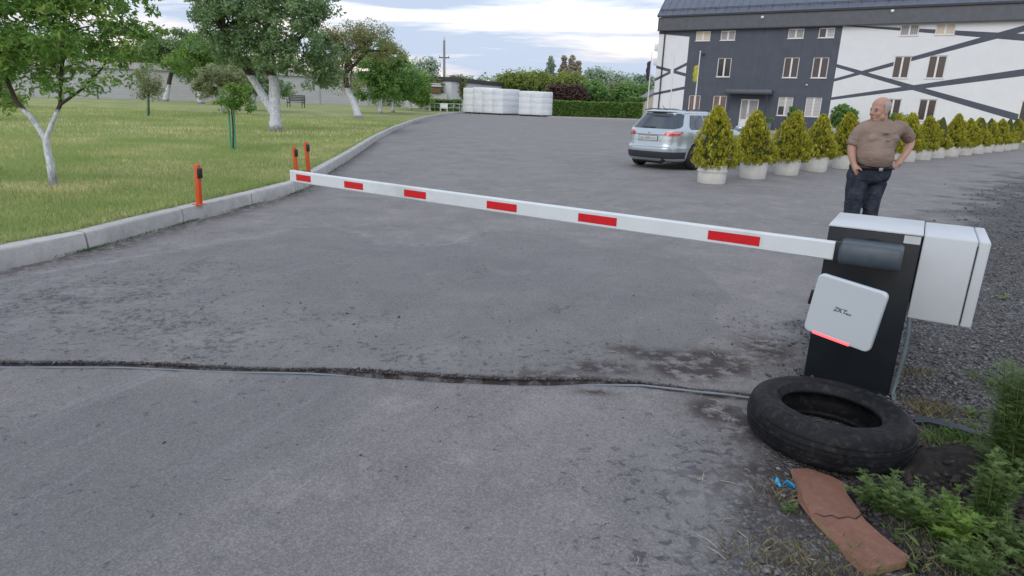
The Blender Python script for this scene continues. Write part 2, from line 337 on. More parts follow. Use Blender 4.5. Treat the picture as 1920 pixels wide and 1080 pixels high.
# kerb: cast stones end to end
b=new('kerb_concrete'); p=b.pos(); c=b.ramp(b.noise(p,2.2,7,.65),[(.3,(.38,.38,.375)),(.7,(.53,.525,.515))])
c=b.mix(b.math('MULTIPLY',b.ramp(b.noise(p,6,8,.7),[(.5,0.),(.72,1.)]),.5),c,(.24,.21,.185)); c=b.mix(b.math('MULTIPLY',b.ramp(b.noise(p,60,3),[(.5,0.),(.75,1.)]),.3),c,(.2,.2,.2))
setp(b,c,.85,nrm=b.bump(b.noise(p,45,6,.7),.6,.01)); M_KERB=b.m
def kerb():
    mb=MB(); joints=[3.2,4.9,6.39,7.93,9.45,10.85,12.4,15.2,18.1,21,24,27,30,33,36,39,42,45,48,51,54,57,60,63,66,69,72,75,78,81,84,87.5]
    ys=[-6]+[0]+joints
    for i in range(len(ys)-1):
        a,bb=ys[i]+.010,ys[i+1]-.010; n=max(4,int((bb-a)/.35)); R=[]
        if abs(bb-a)<.1: continue
        dz=random.uniform(-.004,.004); dx=random.uniform(-.006,.006)
        for q in np.linspace(a,bb,n):
            x=float(kx(q)); t=np.array([float(kx(q+.2)-kx(q-.2)),.4]); t/=np.linalg.norm(t); nr=np.array([t[1],-t[0]])  # nr points to the road
            j=lambda:random.uniform(-.003,.003)
            prof=[(0,-.04),(.0,.06),(-.006,KH-.035),(-.010,KH-.014),(-.024,KH-.003),(-.10,KH),(-.155,KH-.001),(-.172,KH-.015),(-.175,-.04)]
            R.append([(x+dx+nr[0]*(o_+j()),q+nr[1]*o_,z+dz+(j() if z>0 else 0)) for o_,z in prof])
        mb.rings(R)
    tag(mb.build('kerb',M_KERB,smooth=True),kind='structure')
kerb()

# lawn
b=new('turf'); p=b.pos(); c=b.ramp(b.noise(p,.55,5,.6),[(.32,(.21,.275,.10)),(.5,(.33,.36,.15)),(.68,(.43,.41,.205))])
c=b.mix(b.math('MULTIPLY',b.noise(p,14,5,.7),.5),c,(.13,.17,.055)); c=b.mix(b.ramp(b.noise(p,70,3),[(.45,0.),(.8,.5)]),c,(.24,.25,.11))
setp(b,c,.9,nrm=b.bump(b.noise(p,40,5,.7),.8,.03),spec=.2); M_LAWN=b.m
def lawn():
    ys=np.concatenate([np.arange(-4,30,.25),np.arange(30,60,1),np.arange(60,110,3)]); us=np.concatenate([[0,.05],np.geomspace(.15,120,70)])
    X=kx(ys)[:,None]-.165-us[None,:]; Y=np.repeat(ys[:,None],len(us),1); Z=lawnz(X,Y); ny,nx=X.shape
    I=np.arange(nx*ny).reshape(ny,nx); Fq=np.stack([I[:-1,:-1],I[1:,:-1],I[1:,1:],I[:-1,1:]],-1).reshape(-1,4)
    tag(npmesh('lawn',np.stack([X,Y,Z],-1).reshape(-1,3),Fq,M_LAWN,smooth=True),kind='structure')
lawn()
M_GRASS=leafmat('grass_blade',(0.243, 0.366, 0.109),(0.438, 0.472, 0.206),(0.83, 0.701, 0.438),0.42)
def blades(name,X,Y,Z,h,wd,mt,rnd,lean=.45,rg=rng):
    n=len(X); a=rg.uniform(0,6.283,n); d=np.stack([np.cos(a),np.sin(a),0*a],-1); a2=rg.uniform(0,6.283,n); l=rg.uniform(0,lean,n)*h
    b0=np.stack([X,Y,Z],-1); w_=(wd/2)[:,None]*d; ln=np.stack([np.cos(a2)*l,np.sin(a2)*l,0*l],-1); up=np.array([0,0,1.])
    V=np.stack([b0-w_,b0+w_,b0+ln*.4+w_*.7+up*h[:,None]*.6,b0+ln+up*h[:,None]*.95],1).reshape(-1,3); Fq=np.arange(n*4).reshape(n,4)
    return npmesh(name,V,Fq,mt,{'rnd':('POINT',np.repeat(rnd,4))})
def grass():
    XS=[];YS=[];HS=[];WS=[]
    for (y0,y1,dens,h,wd,far) in [(5.0,11,2900,.07,.009,9),(11,20,850,.08,.016,16),(20,42,130,.10,.036,34)]:
        n=int((y1-y0)*far*dens*.62); Y=rng.uniform(y0,y1,n); d=rng.uniform(0,1,n)**1.15*far; X=kx(Y)-.17-d; keep=X>-(Y*.86+1.2); X=X[keep];Y=Y[keep]; k=len(X)
        XS.append(X);YS.append(Y);hf=.6+.9*fbm(X*.8,Y*.8,3,44)+.5*(np.exp(-((kx(Y)-X-.2)/.10)**2)); HS.append(h*hf*rng.uniform(.5,1.3,k));WS.append(wd*rng.uniform(.6,1.3,k))
    X=np.concatenate(XS);Y=np.concatenate(YS);Hh=np.concatenate(HS);W_=np.concatenate(WS)
    f=fbm(X*.55,Y*.75,4,50); r=np.clip(.33+(f-.5)*1.5+rng.normal(0,.24,len(X)),0,1)
    o=blades('grass',X,Y,lawnz(X,Y)-.003,Hh,W_,M_GRASS,r); tag(o,'short mown grass with dry yellow patches on the lawn','grass',kind='stuff')
grass()

# ---------------------------------------------------------------- trees
def barkmat(name,col,white=None,zt=1.8):
    b=new(name); p=b.vec('Object'); wvv=b.n('ShaderNodeMapping'); b.L.new(p,wvv.inputs[0]); wvv.inputs['Scale'].default_value=(1,1,.3)
    f=b.noise(wvv.outputs[0],26,6,.7); c=b.ramp(f,[(.3,tuple(x*.55 for x in col)),(.7,tuple(x*1.4 for x in col))])
    if white:
        sp=b.n('ShaderNodeSeparateXYZ'); b.L.new(p,sp.inputs[0]); m=b.math('SUBTRACT',b.math('ADD',zt,b.math('MULTIPLY',b.noise(p,6,4),.2)),b.math('ADD',sp.outputs[2],.1))
        m=b.math('MULTIPLY',m,18,clamp=True); worn=b.ramp(b.noise(wvv.outputs[0],17,6,.7),[(.62,1.),(.72,.25)])
        low=b.math('ADD',.35,b.math('MULTIPLY',b.math('SUBTRACT',sp.outputs[2],b.math('MULTIPLY',b.noise(p,9,3),.25)),4,clamp=True),clamp=True)
        c=b.mix(b.math('MULTIPLY',b.math('MULTIPLY',m,worn),low),c,b.mix(b.ramp(f,[(.35,0.),(.6,1.)]),(.33,.36,.42),(.74,.77,.82)))
    setp(b,c,.9,nrm=b.bump(f,.8,.02)); return b.m
BARK=(.06,.048,.040)
def leaves(C,rc,n,ls,asp=.5,flat=.4):
    """n leaves round each clump centre C with spread rc, gives V,F,rnd"""
    m=len(C); N_=m*n; cc=np.repeat(C,n,0); r=np.repeat(rc,n)[:,None]
    d=rng.normal(size=(N_,3)); d/=np.linalg.norm(d,axis=1)[:,None]; rad=rng.uniform(0,1,N_)[:,None]**.45; pos=cc+d*rad*r*np.array([1,1,.8])
    nrm=rng.normal(size=(N_,3)); nrm[:,2]=np.abs(nrm[:,2])+flat; nrm+=d*.6; nrm/=np.linalg.norm(nrm,axis=1)[:,None]
    t=np.cross(nrm,rng.normal(size=(N_,3))); t/=np.linalg.norm(t,axis=1)[:,None]; s=np.cross(nrm,t); L=(ls*rng.uniform(.6,1.3,N_))[:,None]/2
    V=np.stack([pos-t*L,pos+s*L*asp,pos+t*L,pos-s*L*asp],1).reshape(-1,3); Fq=np.arange(N_*4).reshape(-1,4)
    cl=np.repeat(rng.uniform(0,1,m),n); rnd=np.clip(.55*cl+.45*rng.uniform(0,1,N_)+.0,0,1); return V,Fq,rnd
def sample_ell(E,m,shell=.35):
    """clump centres in a list of world ellipsoids (c,r)"""
    vol=np.array([r[0]*r[1]*r[2] for c,r in E])**.8; cnt=np.maximum(1,(m*vol/vol.sum()).astype(int)); out=[]
    for (c,r),k in zip(E,cnt):
        d=rng.normal(size=(k,3)); d/=np.linalg.norm(d,axis=1)[:,None]; q=rng.uniform(shell,1,k)[:,None]**.55; out.append(c+d*q*np.array(r))
    return np.vstack(out)
def tree(name,label,cat,base,trunk,ells,Y,lm,clumps=60,per=90,ls=.08,rc=.35,rad=(.2,.1),white=None,group=None,bark=BARK,limbs=None,depth=1.0,nb=14,flat=.4,asp=.5,dens=1):
    """base world point; trunk: photo points of the stem; ells: photo ellipses (x,y,rx,ry[,dY])"""
    base=np.array(base); root=empty(name,tuple(base)); tag(root,label,cat,group)
    sc=Y/F_PX*1.03
    E=[]
    for q in ells:
        c=P(q[0],q[1],Y+(q[4] if len(q)>4 else 0)); E.append((c,(q[2]*sc,q[2]*sc*depth,q[3]*sc)))
    mb=MB(); T=[base-np.array([0,0,.1])]+[P(*q[:2],Y+(q[2] if len(q)>2 else 0)) for q in trunk]
    L=[]; 
    for i in range(len(T)-1):
        for t in np.linspace(0,1,4)[:-1]: L.append(T[i]*(1-t)+T[i+1]*t)
    L.append(T[-1]); rr=np.linspace(rad[0],rad[1],len(L)); rr[0]*=1.35; rr[1]*=1.1 if len(L)>3 else 1
    L=[q+rng.normal(0,rad[1]*.12,3) if 0<i<len(L)-1 else q for i,q in enumerate(L)]
    mb.tube([q-base for q in L],rr,10)
    tips=[(L[-1],rad[1])]
    for lb in (limbs or []):         # (index fraction on trunk, photo points..., r0,r1)
        s=L[int(lb[0]*(len(L)-1))]; pts=[s]+[P(*q[:2],Y+(q[2] if len(q)>2 else 0)) for q in lb[1]]
        mb.tube([q-base for q in pts],np.linspace(lb[2],lb[3],len(pts)),8); tips.append((pts[-1],lb[3])); tips.append((pts[-2]*.5+pts[-1]*.5,lb[3]))
    C=sample_ell(E,clumps)
    top=L[-1]
    sel=rng.choice(len(C),min(nb,len(C)),replace=False)
    for i in sel:
        e=C[i]; ti=min(range(len(tips)),key=lambda k:np.linalg.norm(tips[k][0]-e)); s,r0=tips[ti]; v=e-s
        m1=s+v*.35+np.array([0,0,.12*np.linalg.norm(v)])+rng.normal(0,.05,3)*np.linalg.norm(v); m2=s+v*.7+rng.normal(0,.06,3)*np.linalg.norm(v)
        mb.tube([s-base,m1-base,m2-base,e-base],[r0*.6,r0*.42,r0*.26,r0*.12],6,cap=False)
    mb.build('trunk',barkmat(name+'_bark',bark,white is not None,white or 0),root,smooth=True)
    V,Fq,rnd=leaves(C,rc*rng.uniform(.6,1.35,len(C)),per,ls,asp,flat); 
    if lm.get('zc'): pass
    npmesh('crown',V-base,Fq,lm,{'rnd':('POINT',np.repeat(rnd,4))},root); return root
LM_FG=leafmat('leaf_fresh',(0.072, 0.161, 0.039),(0.204, 0.355, 0.081),(0.358, 0.41, 0.107),0.42)
LM_OL=leafmat('leaf_grey_green',(0.09, 0.17, 0.072),(0.229, 0.34, 0.16),(0.417, 0.544, 0.301),0.42)
LM_DK=leafmat('leaf_deep_green',(0.077, 0.175, 0.054),(0.195, 0.343, 0.098),(0.343, 0.489, 0.171),0.42)
LM_RD=leafmat('leaf_bronze',(0.14, 0.173, 0.064),(0.281, 0.293, 0.118),(0.375, 0.324, 0.18),0.42)
LM_YG=leafmat('leaf_yellow_green',(0.136, 0.193, 0.043),(0.261, 0.329, 0.077),(0.386, 0.425, 0.136),0.42)
LM_PL=leafmat('leaf_pale',(0.154, 0.19, 0.09),(0.288, 0.332, 0.172),(0.432, 0.468, 0.27),0.42)
LM_PU=leafmat('leaf_purple',(0.036, 0.022, 0.022),(0.099, 0.051, 0.048),(0.153, 0.088, 0.064),.2)
LM_BL=leafmat('leaf_distant_haze',(0.199, 0.283, 0.217),(0.348, 0.45, 0.332),(0.498, 0.581, 0.432),.2)  # paleness of distance haze put into the leaf colour

t=gl(100,350); Y=t[1]
tree('young_tree','forked young tree with whitewashed stems and broad leaves at the left of the lawn','tree',t,[(93,300),(86,262)],
 [(20,60,110,75),(120,50,110,70),(215,60,75,60,.2),(200,125,50,35,-.2),(75,120,75,40,.1),(8,150,34,50,.1),(150,170,50,16,-.2),(-70,90,90,80),(250,30,40,40,.3),(60,-20,120,50),(165,-30,110,50),(-60,-30,120,60)],Y,LM_FG,clumps=520,per=34,ls=.095,rc=.15,rad=(.058,.044),white=1.15,
 limbs=[(1,[(60,222),(30,190),(5,130,.1),(-20,70)],.04,.024),(1,[(100,225),(113,196),(115,140,-.05),(120,60)],.037,.02),(1,[(113,196),(150,170,-.1),(190,130,-.2)],.03,.015)],nb=40,asp=.36,depth=.9)
t=gl(517,246); Y=t[1]
tree('old_apple_tree','large old apple tree with thick whitewashed trunk and second leaning limb','tree',t,[(516,200),(512,152),(505,100),(500,40)],
 [(500,25,105,65),(430,50,60,60,-.6),(400,85,40,30,-.3),(465,95,50,26,-.8),(560,75,60,60,-.5),(600,105,36,44),(590,142,48,20),(625,125,22,26),(535,105,50,30,-.8),(450,-20,90,60),(560,-10,70,60),(640,120,14,40,.4),(400,20,35,55)],Y,LM_OL,clumps=430,per=110,ls=.13,rc=.36,rad=(.235,.17),white=2.15,
 limbs=[(.22,[(497,186),(478,155),(462,130),(440,100,-.3),(420,60,-.4)],.18,.10),(.8,[(540,90),(575,60)],.1,.05)],nb=34)
t=gl(674,222); Y=t[1]
tree('leaning_tree','leaning tree with whitewashed slanting trunk and thin bronze upper crown','tree',t,[(663,195),(651,168),(647,140),(654,105)],
 [(655,70,42,24),(640,95,34,30),(700,85,40,25,.5),(640,90,25,25),(735,100,22,20),(612,115,22,34),(650,150,26,18),(690,60,40,18),(610,70,20,26)],Y,LM_RD,clumps=150,per=90,ls=.14,rc=.62,rad=(.24,.16),white=2.0,
 limbs=[(1,[(635,80),(620,60)],.15,.05),(1,[(675,88),(700,70)],.15,.05),(.8,[(690,95),(725,95)],.12,.05)],nb=30)
def simple(name,label,px,trk,ells,lm,white=1.7,grp=None,Y=None,lawn_=True,**k):
    t=gl(*px) if lawn_ else g(*px)
    Y=t[1]; d=dict(clumps=110,per=80,ls=.0042*Y if Y>25 else .1,rc=.009*Y,rad=(.17,.10),white=white,nb=12,group=grp); d.update(k)
    return tree(name,label,'tree',t,trk,ells,Y,lm,**d)
G1='trees on the lawn'
simple('park_tree','dense dark green tree with short white trunk right of the leaning tree',(712,213),[(711,185)],[(700,130,34,42),(725,150,38,36),(690,165,30,26),(745,130,30,34),(715,100,30,20)],LM_DK,grp=G1,clumps=190,per=90,rad=(.2,.14),Y=56)
simple('park_tree','small tree with forked white stem between the dark tree and the kerb bend',(737,211),[(737,190)],[(745,165,26,22),(760,150,30,30)],LM_DK,grp=G1,Y=62)
simple('park_tree','bushy light green tree with short white stem near the kiosk',(770,207),[(769,192)],[(775,165,34,28),(760,140,26,22),(790,175,24,22)],LM_FG,grp=G1,Y=68,clumps=90)
simple('park_tree','pale olive tree farthest along the kerb beside the kiosk',(802,205),[(802,195)],[(802,172,26,24),(790,158,18,16)],LM_PL,grp=G1,Y=74,white=None)
simple('park_tree','tree with slanting whitewashed trunk and dark upper stem before the grey wall',(310,190),[(318,150),(325,120),(335,95)],[(335,85,45,28),(310,110,20,18),(370,110,40,34),(350,140,20,14),(300,90,30,20)],LM_OL,grp=G1,Y=66,rad=(.24,.16),clumps=170)
simple('park_tree','tree with thin straight white trunk behind the big apple tree\'s left crown',(377,195),[(375,155),(378,130)],[(395,95,45,34),(355,112,36,26),(425,115,40,26)],LM_FG,grp=G1,Y=66,rad=(.25,.18),clumps=170)
simple('park_tree','low pale olive tree with white stem behind the green staked sapling',(419,215),[(417,188),(410,170)],[(405,150,34,26),(435,148,30,22),(390,168,24,12),(375,150,18,18)],LM_PL,grp=G1,Y=47,rad=(.16,.1),clumps=90)
simple('park_tree','tree whose white trunk shows between the apple tree\'s leaning limb and the lawn',(475,207),[(475,184),(476,160)],[(480,140,34,34),(455,150,30,26),(520,165,30,14)],LM_OL,grp=G1,Y=56,rad=(.2,.14))
simple('park_tree','slender drooping tree hanging low before the grey wall right of the bench',(600,193),[(600,175),(600,150)],[(600,158,14,18),(600,178,5,12)],LM_OL,grp=G1,Y=70,white=None,clumps=26,rad=(.07,.05))
# saplings
def stake(t,Yb,px0,px1,py0,py1,hh):
    e_=empty('plant_stake',tuple(t)); 
    return e_
t=gl(437,281); Y=t[1]
sap=tree('sapling','small sapling with leafy ball crown tied to a green stake near the kerb','sapling',t,[(437,240),(434,205),(432,180)],[(440,182,30,18),(425,196,20,12),(450,170,20,12),(455,195,18,12)],Y,LM_FG,clumps=60,per=55,ls=.075,rc=.13,rad=(.022,.014),nb=18)
M_GP=mat('green_paint',(.06,.30,.20),.5,.15); 
st_=MB(); 
for dx in (-4,5):
    q=gl(437+dx,281); q2=P(433+dx,207,q[1]); st_.tube([q,q2],.024,8)
tag(st_.build('support_stakes',M_GP),'pair of green stakes beside the small sapling near the kerb','stake')
t=gl(279,218); Y=t[1]
tree('sapling','thin airy sapling on the far lawn before the grey wall','sapling',t,[(279,185),(279,150)],[(280,150,22,26),(270,170,16,12),(292,165,12,14)],Y,LM_PL,clumps=60,per=45,ls=.13,rc=.35,rad=(.04,.025),nb=18)
st_=MB(); q=gl(276,218); st_.tube([q,P(276,178,q[1])],.025,6); tag(st_.build('support_stake',M_GP),'single dark green stake holding the airy sapling','stake')
st_=MB(); q=gl(184,186); st_.tube([q,P(183,158,q[1])],.05,6); tag(st_.build('fence_post',mat('dark_post',(.05,.05,.055))),'thin dark post standing at the foot of the grey wall','post')
simple('park_tree','leafy tree on the far left edge hanging over the lawn',(-8,225),[(-2,170),(0,100)],[(0,150,26,45),(-40,120,50,70),(5,80,30,40)],LM_DK,grp=G1,white=None,clumps=90,per=90,Y=20,ls=.11,rc=.28,rad=(.09,.05))
def bush(name,label,px,ells,lm,Y,clumps=50,per=90,cat='bush',grp=None,ls=None,rc=None,lawn_=True):
    t=P(px[0],px[1],Y); t[2]=float(lawnz(t[0],t[1])) if lawn_ else 0.
    return tree(name,label,cat,t,[(px[0],ells[0][1])],ells,Y,lm,clumps=clumps,per=per,ls=ls or .0042*Y,rc=rc or .014*Y,rad=(.1,.05),nb=6,group=grp)
bush('shrub','bright green low bush on the lawn at the left edge of the photo',(12,198),[(10,186,22,10)],LM_YG,40,clumps=30)

# ---------------------------------------------------------------- trees far behind
G2='trees and bushes beyond the car park'
for i,(x,y0,top,rw) in enumerate([(1030,190,110,7.5),(1054,190,109,6),(1070,190,109,7.5),(1081,190,116,5)]):
    lab=['lone columnar poplar left of the poplar group','left poplar of the tight group of three','broad middle poplar of the tight group of three','short narrow poplar right of the group of three'][i]
    hgt=y0-top; E_=[(x+.08*(150-y),y,rw*f,9) for y,f in zip(np.linspace(top+6,y0-12,7),[.55,.8,.95,1,1,.95,.8])]
    bush('poplar',lab,(x,198),E_,LM_BL if i<1 else leafmat('leaf_brownish_haze',(0.281, 0.263, 0.187),(0.45, 0.412, 0.319),(0.599, 0.562, 0.412),0.3),175,clumps=150,per=70,cat='tree',grp='tall poplars',ls=.55,rc=.62,lawn_=False)  # poplar leaves paled in colour to stand in for haze
for lab,px,E_,lm,Yd in [
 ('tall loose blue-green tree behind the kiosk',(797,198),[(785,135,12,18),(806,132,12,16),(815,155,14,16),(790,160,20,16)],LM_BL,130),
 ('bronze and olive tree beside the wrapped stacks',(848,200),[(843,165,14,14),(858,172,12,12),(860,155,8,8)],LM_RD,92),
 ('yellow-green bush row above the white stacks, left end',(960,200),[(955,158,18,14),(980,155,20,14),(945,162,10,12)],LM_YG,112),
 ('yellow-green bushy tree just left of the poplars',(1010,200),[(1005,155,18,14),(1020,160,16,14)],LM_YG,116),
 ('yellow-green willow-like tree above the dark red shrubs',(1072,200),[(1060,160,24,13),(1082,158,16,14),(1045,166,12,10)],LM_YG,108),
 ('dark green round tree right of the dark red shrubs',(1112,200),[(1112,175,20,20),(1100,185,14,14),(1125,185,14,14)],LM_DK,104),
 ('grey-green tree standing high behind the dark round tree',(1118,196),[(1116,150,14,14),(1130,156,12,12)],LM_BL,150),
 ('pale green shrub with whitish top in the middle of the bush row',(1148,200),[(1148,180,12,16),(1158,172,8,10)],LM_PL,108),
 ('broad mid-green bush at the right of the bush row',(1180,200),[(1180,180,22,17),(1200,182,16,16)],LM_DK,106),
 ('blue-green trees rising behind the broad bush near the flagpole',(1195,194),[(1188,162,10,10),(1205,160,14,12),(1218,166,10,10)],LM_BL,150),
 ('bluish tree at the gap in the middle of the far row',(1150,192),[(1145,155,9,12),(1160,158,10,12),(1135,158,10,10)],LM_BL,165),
 ('yellow-green tree rising over the grey wall on the left',(270,140),[(275,108,28,16),(300,112,20,12),(245,105,20,14)],LM_YG,90),
 ('dark tree behind the grey wall at the far left',(120,130),[(100,85,40,25),(150,90,40,20),(40,80,40,25)],LM_DK,95),
 ('dark green tree row behind the lawn trees and left of the kiosk',(660,190),[(640,165,30,20),(690,170,34,20),(740,172,30,18)],LM_DK,100)]:
    bush('distant_tree',lab,px,E_,lm,Yd,clumps=75,per=110,cat='tree',grp=G2,lawn_=False)
for lab,px,E_ in [('left dark red shrub before the willow-like tree',(1050,205),[(1042,178,12,13),(1055,178,10,12)]),('right dark red shrub beside the dark round tree',(1082,205),[(1078,180,16,13),(1068,182,12,12)])]:
    bush('purple_shrub',lab,px,E_,LM_PU,100,clumps=40,cat='shrub',grp='dark red shrubs',lawn_=False)
def foliage_box(name,label,cat,A,B,h,dp_,lm,n,ls,kind=None):
    A=np.array(A);B=np.array(B); u=B-A; Lh=np.linalg.norm(u); u/=Lh; v=np.array([-u[1],u[0],0]); 
    s=rng.uniform(0,Lh,n); face=rng.uniform(0,1,n); d=np.where(face<.55,rng.uniform(0,.25,n),rng.uniform(0,dp_,n)); z=np.where(face<.55,rng.uniform(0,h,n),h-rng.uniform(0,.3,n))
    wob=.18*(fbm(s*1.2,z*1.2,3,7)-.5)*2; z=z+np.where(z>h*.8,wob,0)
    pos=A+s[:,None]*u+(d+wob)[:,None]*v; pos[:,2]=z; V,Fq,rnd=leaves(pos,np.full(n,.16),7,ls)
    o=npmesh(name,V-A,Fq,lm,{'rnd':('POINT',np.repeat(rnd,4))}); o.location=tuple(A)
    return tag(o,label,cat,kind=kind)
foliage_box('hedge','long clipped green hedge closing the far side of the car park','hedge',g(1026,217),g(1202,222.5),1.75,3,leafmat('leaf_hedge',(0.078, 0.167, 0.035),(0.167, 0.29, 0.066),(0.281, 0.404, 0.123),0.42),9000,.28)
foliage_box('side_hedge','tall loose green hedge by the flagpole and house corner','hedge',g(1186,221)+np.array([0,4,0]),g(1212,222)+np.array([0,4,0]),2.5,3,LM_DK,1400,.28)
# far-off belt of woods on the horizon
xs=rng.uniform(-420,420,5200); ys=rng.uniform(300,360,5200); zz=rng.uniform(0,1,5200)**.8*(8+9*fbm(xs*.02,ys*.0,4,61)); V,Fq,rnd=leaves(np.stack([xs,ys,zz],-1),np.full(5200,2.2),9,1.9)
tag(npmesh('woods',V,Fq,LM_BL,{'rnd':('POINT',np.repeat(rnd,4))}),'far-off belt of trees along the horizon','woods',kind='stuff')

# ---------------------------------------------------------------- grey office building
M_GREY=(.078,.088,.108)
b=new('render_wall'); p=b.vec(); sp=b.n('ShaderNodeSeparateXYZ'); b.L.new(p,sp.inputs[0]); ux,uz=sp.outputs[0],sp.outputs[2]
def seg(b,x0,z0,x1,z1,h0,h1,a0,a1):
    k=(z1-z0)/(x1-x0); ln=b.math('ADD',b.math('MULTIPLY',ux,k),z0-k*x0); hw=b.math('ADD',b.math('MULTIPLY',ux,(h1-h0)/(x1-x0)),h0-(h1-h0)/(x1-x0)*x0)
    m=b.math('LESS_THAN',b.math('ABSOLUTE',b.math('SUBTRACT',uz,ln)),hw); m=b.math('MULTIPLY',m,b.math('GREATER_THAN',ux,a0)); return b.math('MULTIPLY',m,b.math('LESS_THAN',ux,a1))
ms=[seg(b,12.93,4.6,23.55,1.55,.11,.21,12,40),seg(b,12.77,3.62,22.82,6.72,.10,.19,12,40),seg(b,12.95,2.43,23.35,4.2,.095,.215,12,40),seg(b,13.2,7.17,22.9,6.22,.04,.20,12,40),
    seg(b,0,4.55,2.42,3.95,.11,.12,-1,1.2),seg(b,0,4.55,2.42,3.95,.11,.12,1.38,3),seg(b,0,3.57,2.42,4.75,.11,.12,-1,1.2),seg(b,0,3.57,2.42,4.75,.11,.12,1.38,3),seg(b,.13,2.51,2.42,2.99,.1,.11,-1,3),
    b.math('MULTIPLY',b.math('GREATER_THAN',ux,2.42),b.math('LESS_THAN',ux,12.9)),b.math('GREATER_THAN',b.math('ADD',uz,b.math('MULTIPLY',ux,.11)),b.math('ADD',6.98,b.math('MULTIPLY',b.math('GREATER_THAN',ux,5),9)))]
m=ms[0]
for q in ms[1:]: m=b.math('MAXIMUM',m,q)
f=b.noise(p,1.3,6,.6); c=b.mix(m,b.ramp(f,[(.3,(.70,.72,.745)),(.7,(.75,.77,.79))]),b.ramp(f,[(.3,(.070,.082,.106)),(.7,(.087,.101,.130))]))
strk=b.n('ShaderNodeMapping'); b.L.new(p,strk.inputs[0]); strk.inputs['Scale'].default_value=(5,5,.5); c=b.mix(b.math('MULTIPLY',b.ramp(b.noise(strk.outputs[0],1,5),[(.5,0.),(.75,1.)]),.05),c,(.35,.35,.34))
setp(b,c,.85,nrm=b.bump(b.noise(p,30,5),.3,.01)); M_WALL=b.m
M_ROOF=mat('roof_metal',(.125,.145,.19),.45,.1,2,metal=.3); M_BAND=mat('cladding_metal',(.105,.115,.135),.5,.12,3,metal=.2)
M_DKM=mat('dark_metal',(.03,.033,.04),.5); M_UPVC=mat('white_frame',(.72,.73,.74),.4,.04); M_STEEL=mat('steel',(.45,.46,.48),.35,.1,metal=.7)
b=new('window_glass'); setp(b,b.mix(b.noise(b.vec(),1.5,3),(.018,.018,.026),(.045,.042,.055)),.12,spec=.6); M_GLASS=b.m
b=new('blind'); p=b.vec(); wv=b.n('ShaderNodeTexWave',bands_direction='Z'); b.L.new(p,wv.inputs[0]); wv.inputs['Scale'].default_value=3.3; setp(b,b.mix(wv.outputs['Fac'],(.30,.29,.29),(.62,.60,.58)),.5,spec=.5); M_BLIND=b.m
b=new('warm_blind'); p=b.vec(); wv=b.n('ShaderNodeTexWave',bands_direction='Z'); b.L.new(p,wv.inputs[0]); wv.inputs['Scale'].default_value=3; setp(b,b.mix(wv.outputs['Fac'],(.50,.44,.34),(.68,.60,.48)),.5); M_WBL=b.m
b=new('curtain'); p=b.vec(); setp(b,b.mix(b.noise(p,9,3),(.10,.055,.05),(.30,.20,.17)),.7); M_CURT=b.m
b=new('pleated_blind'); p=b.vec(); wv=b.n('ShaderNodeTexWave',bands_direction='X'); b.L.new(p,wv.inputs[0]); wv.inputs['Scale'].default_value=3; setp(b,b.mix(wv.outputs['Fac'],(.20,.20,.21),(.42,.40,.40)),.5); M_PL=b.m
BA=math.atan2(-.511,.86); bo=np.array([10.884,53.226,0])
bld=tag(empty('office_building',tuple(bo),BA),'three-storey office building, dark grey centre and white wings crossed by grey stripes','building')
BL=27.0; BD=12.0
WIN=[(2.9,4.0,6.40,7.08,M_WBL),(4.76,5.82,6.40,7.08,M_PL),(9.46,10.5,6.43,7.08,M_PL),(11.45,12.45,6.43,7.08,M_BLIND),(16.34,17.39,6.46,7.14,M_PL),(18.3,19.36,6.46,7.16,M_WBL),(23.6,24.6,6.46,7.16,M_PL),
 (4.76,5.77,3.82,5.18,M_GLASS),(9.46,10.47,3.79,5.18,M_GLASS),(11.37,12.38,3.79,5.17,M_GLASS),(16.31,17.28,3.82,5.2,M_GLASS),(18.25,19.26,3.82,5.22,M_GLASS),(23.6,24.6,3.82,5.22,M_GLASS),
 (2.86,3.75,1.15,2.46,M_CURT),(4.74,5.74,1.17,2.47,M_CURT),(9.44,10.44,1.16,2.47,M_BLIND),(11.3,12.33,1.16,2.49,M_BLIND),(16.25,17.2,1.15,2.5,M_GLASS),(18.2,19.2,1.15,2.52,M_GLASS),(23.6,24.6,1.17,2.54,M_GLASS)]
DOOR=(6.81,8.1,0.06,2.26)
HOLES=[w_[:4] for w_ in WIN]+[DOOR]
def wallmesh():
    mb=MB(); us=sorted({0,BL}|{h[0] for h in HOLES}|{h[1] for h in HOLES}); zs=sorted({-.1,7.3}|{h[2] for h in HOLES}|{h[3] for h in HOLES})
    for i in range(len(us)-1):
        for j in range(len(zs)-1):
            cu=(us[i]+us[i+1])/2; cz=(zs[j]+zs[j+1])/2
            if any(h[0]<cu<h[1] and h[2]<cz<h[3] for h in HOLES): continue
            mb.add([(us[i],0,zs[j]),(us[i+1],0,zs[j]),(us[i+1],0,zs[j+1]),(us[i],0,zs[j+1])],[(0,1,2,3)])
    for u0,u1,z0,z1 in HOLES:
        d=.16; mb.add([(u0,0,z0),(u1,0,z0),(u1,0,z1),(u0,0,z1),(u0,d,z0),(u1,d,z0),(u1,d,z1),(u0,d,z1)],[(0,4,5,1),(1,5,6,2),(2,6,7,3),(3,7,4,0)])
    mb.add([(0,0,-.1),(0,BD,-.1),(0,BD,8.0),(0,0,8.0),(BL,0,-.1),(BL,BD,-.1),(BL,BD,8.0),(BL,0,8.0),(0,BD/2,13.6),(BL,BD/2,13.6)],[(0,1,2,3),(5,4,7,6),(1,5,6,2),(3,2,8),(6,7,9)])
    o=mb.build('wall',M_WALL,bld); return o
wallmesh()
mb=MB(); mb.box(-.06,BL,-.28,-.02,7.2,8.12)
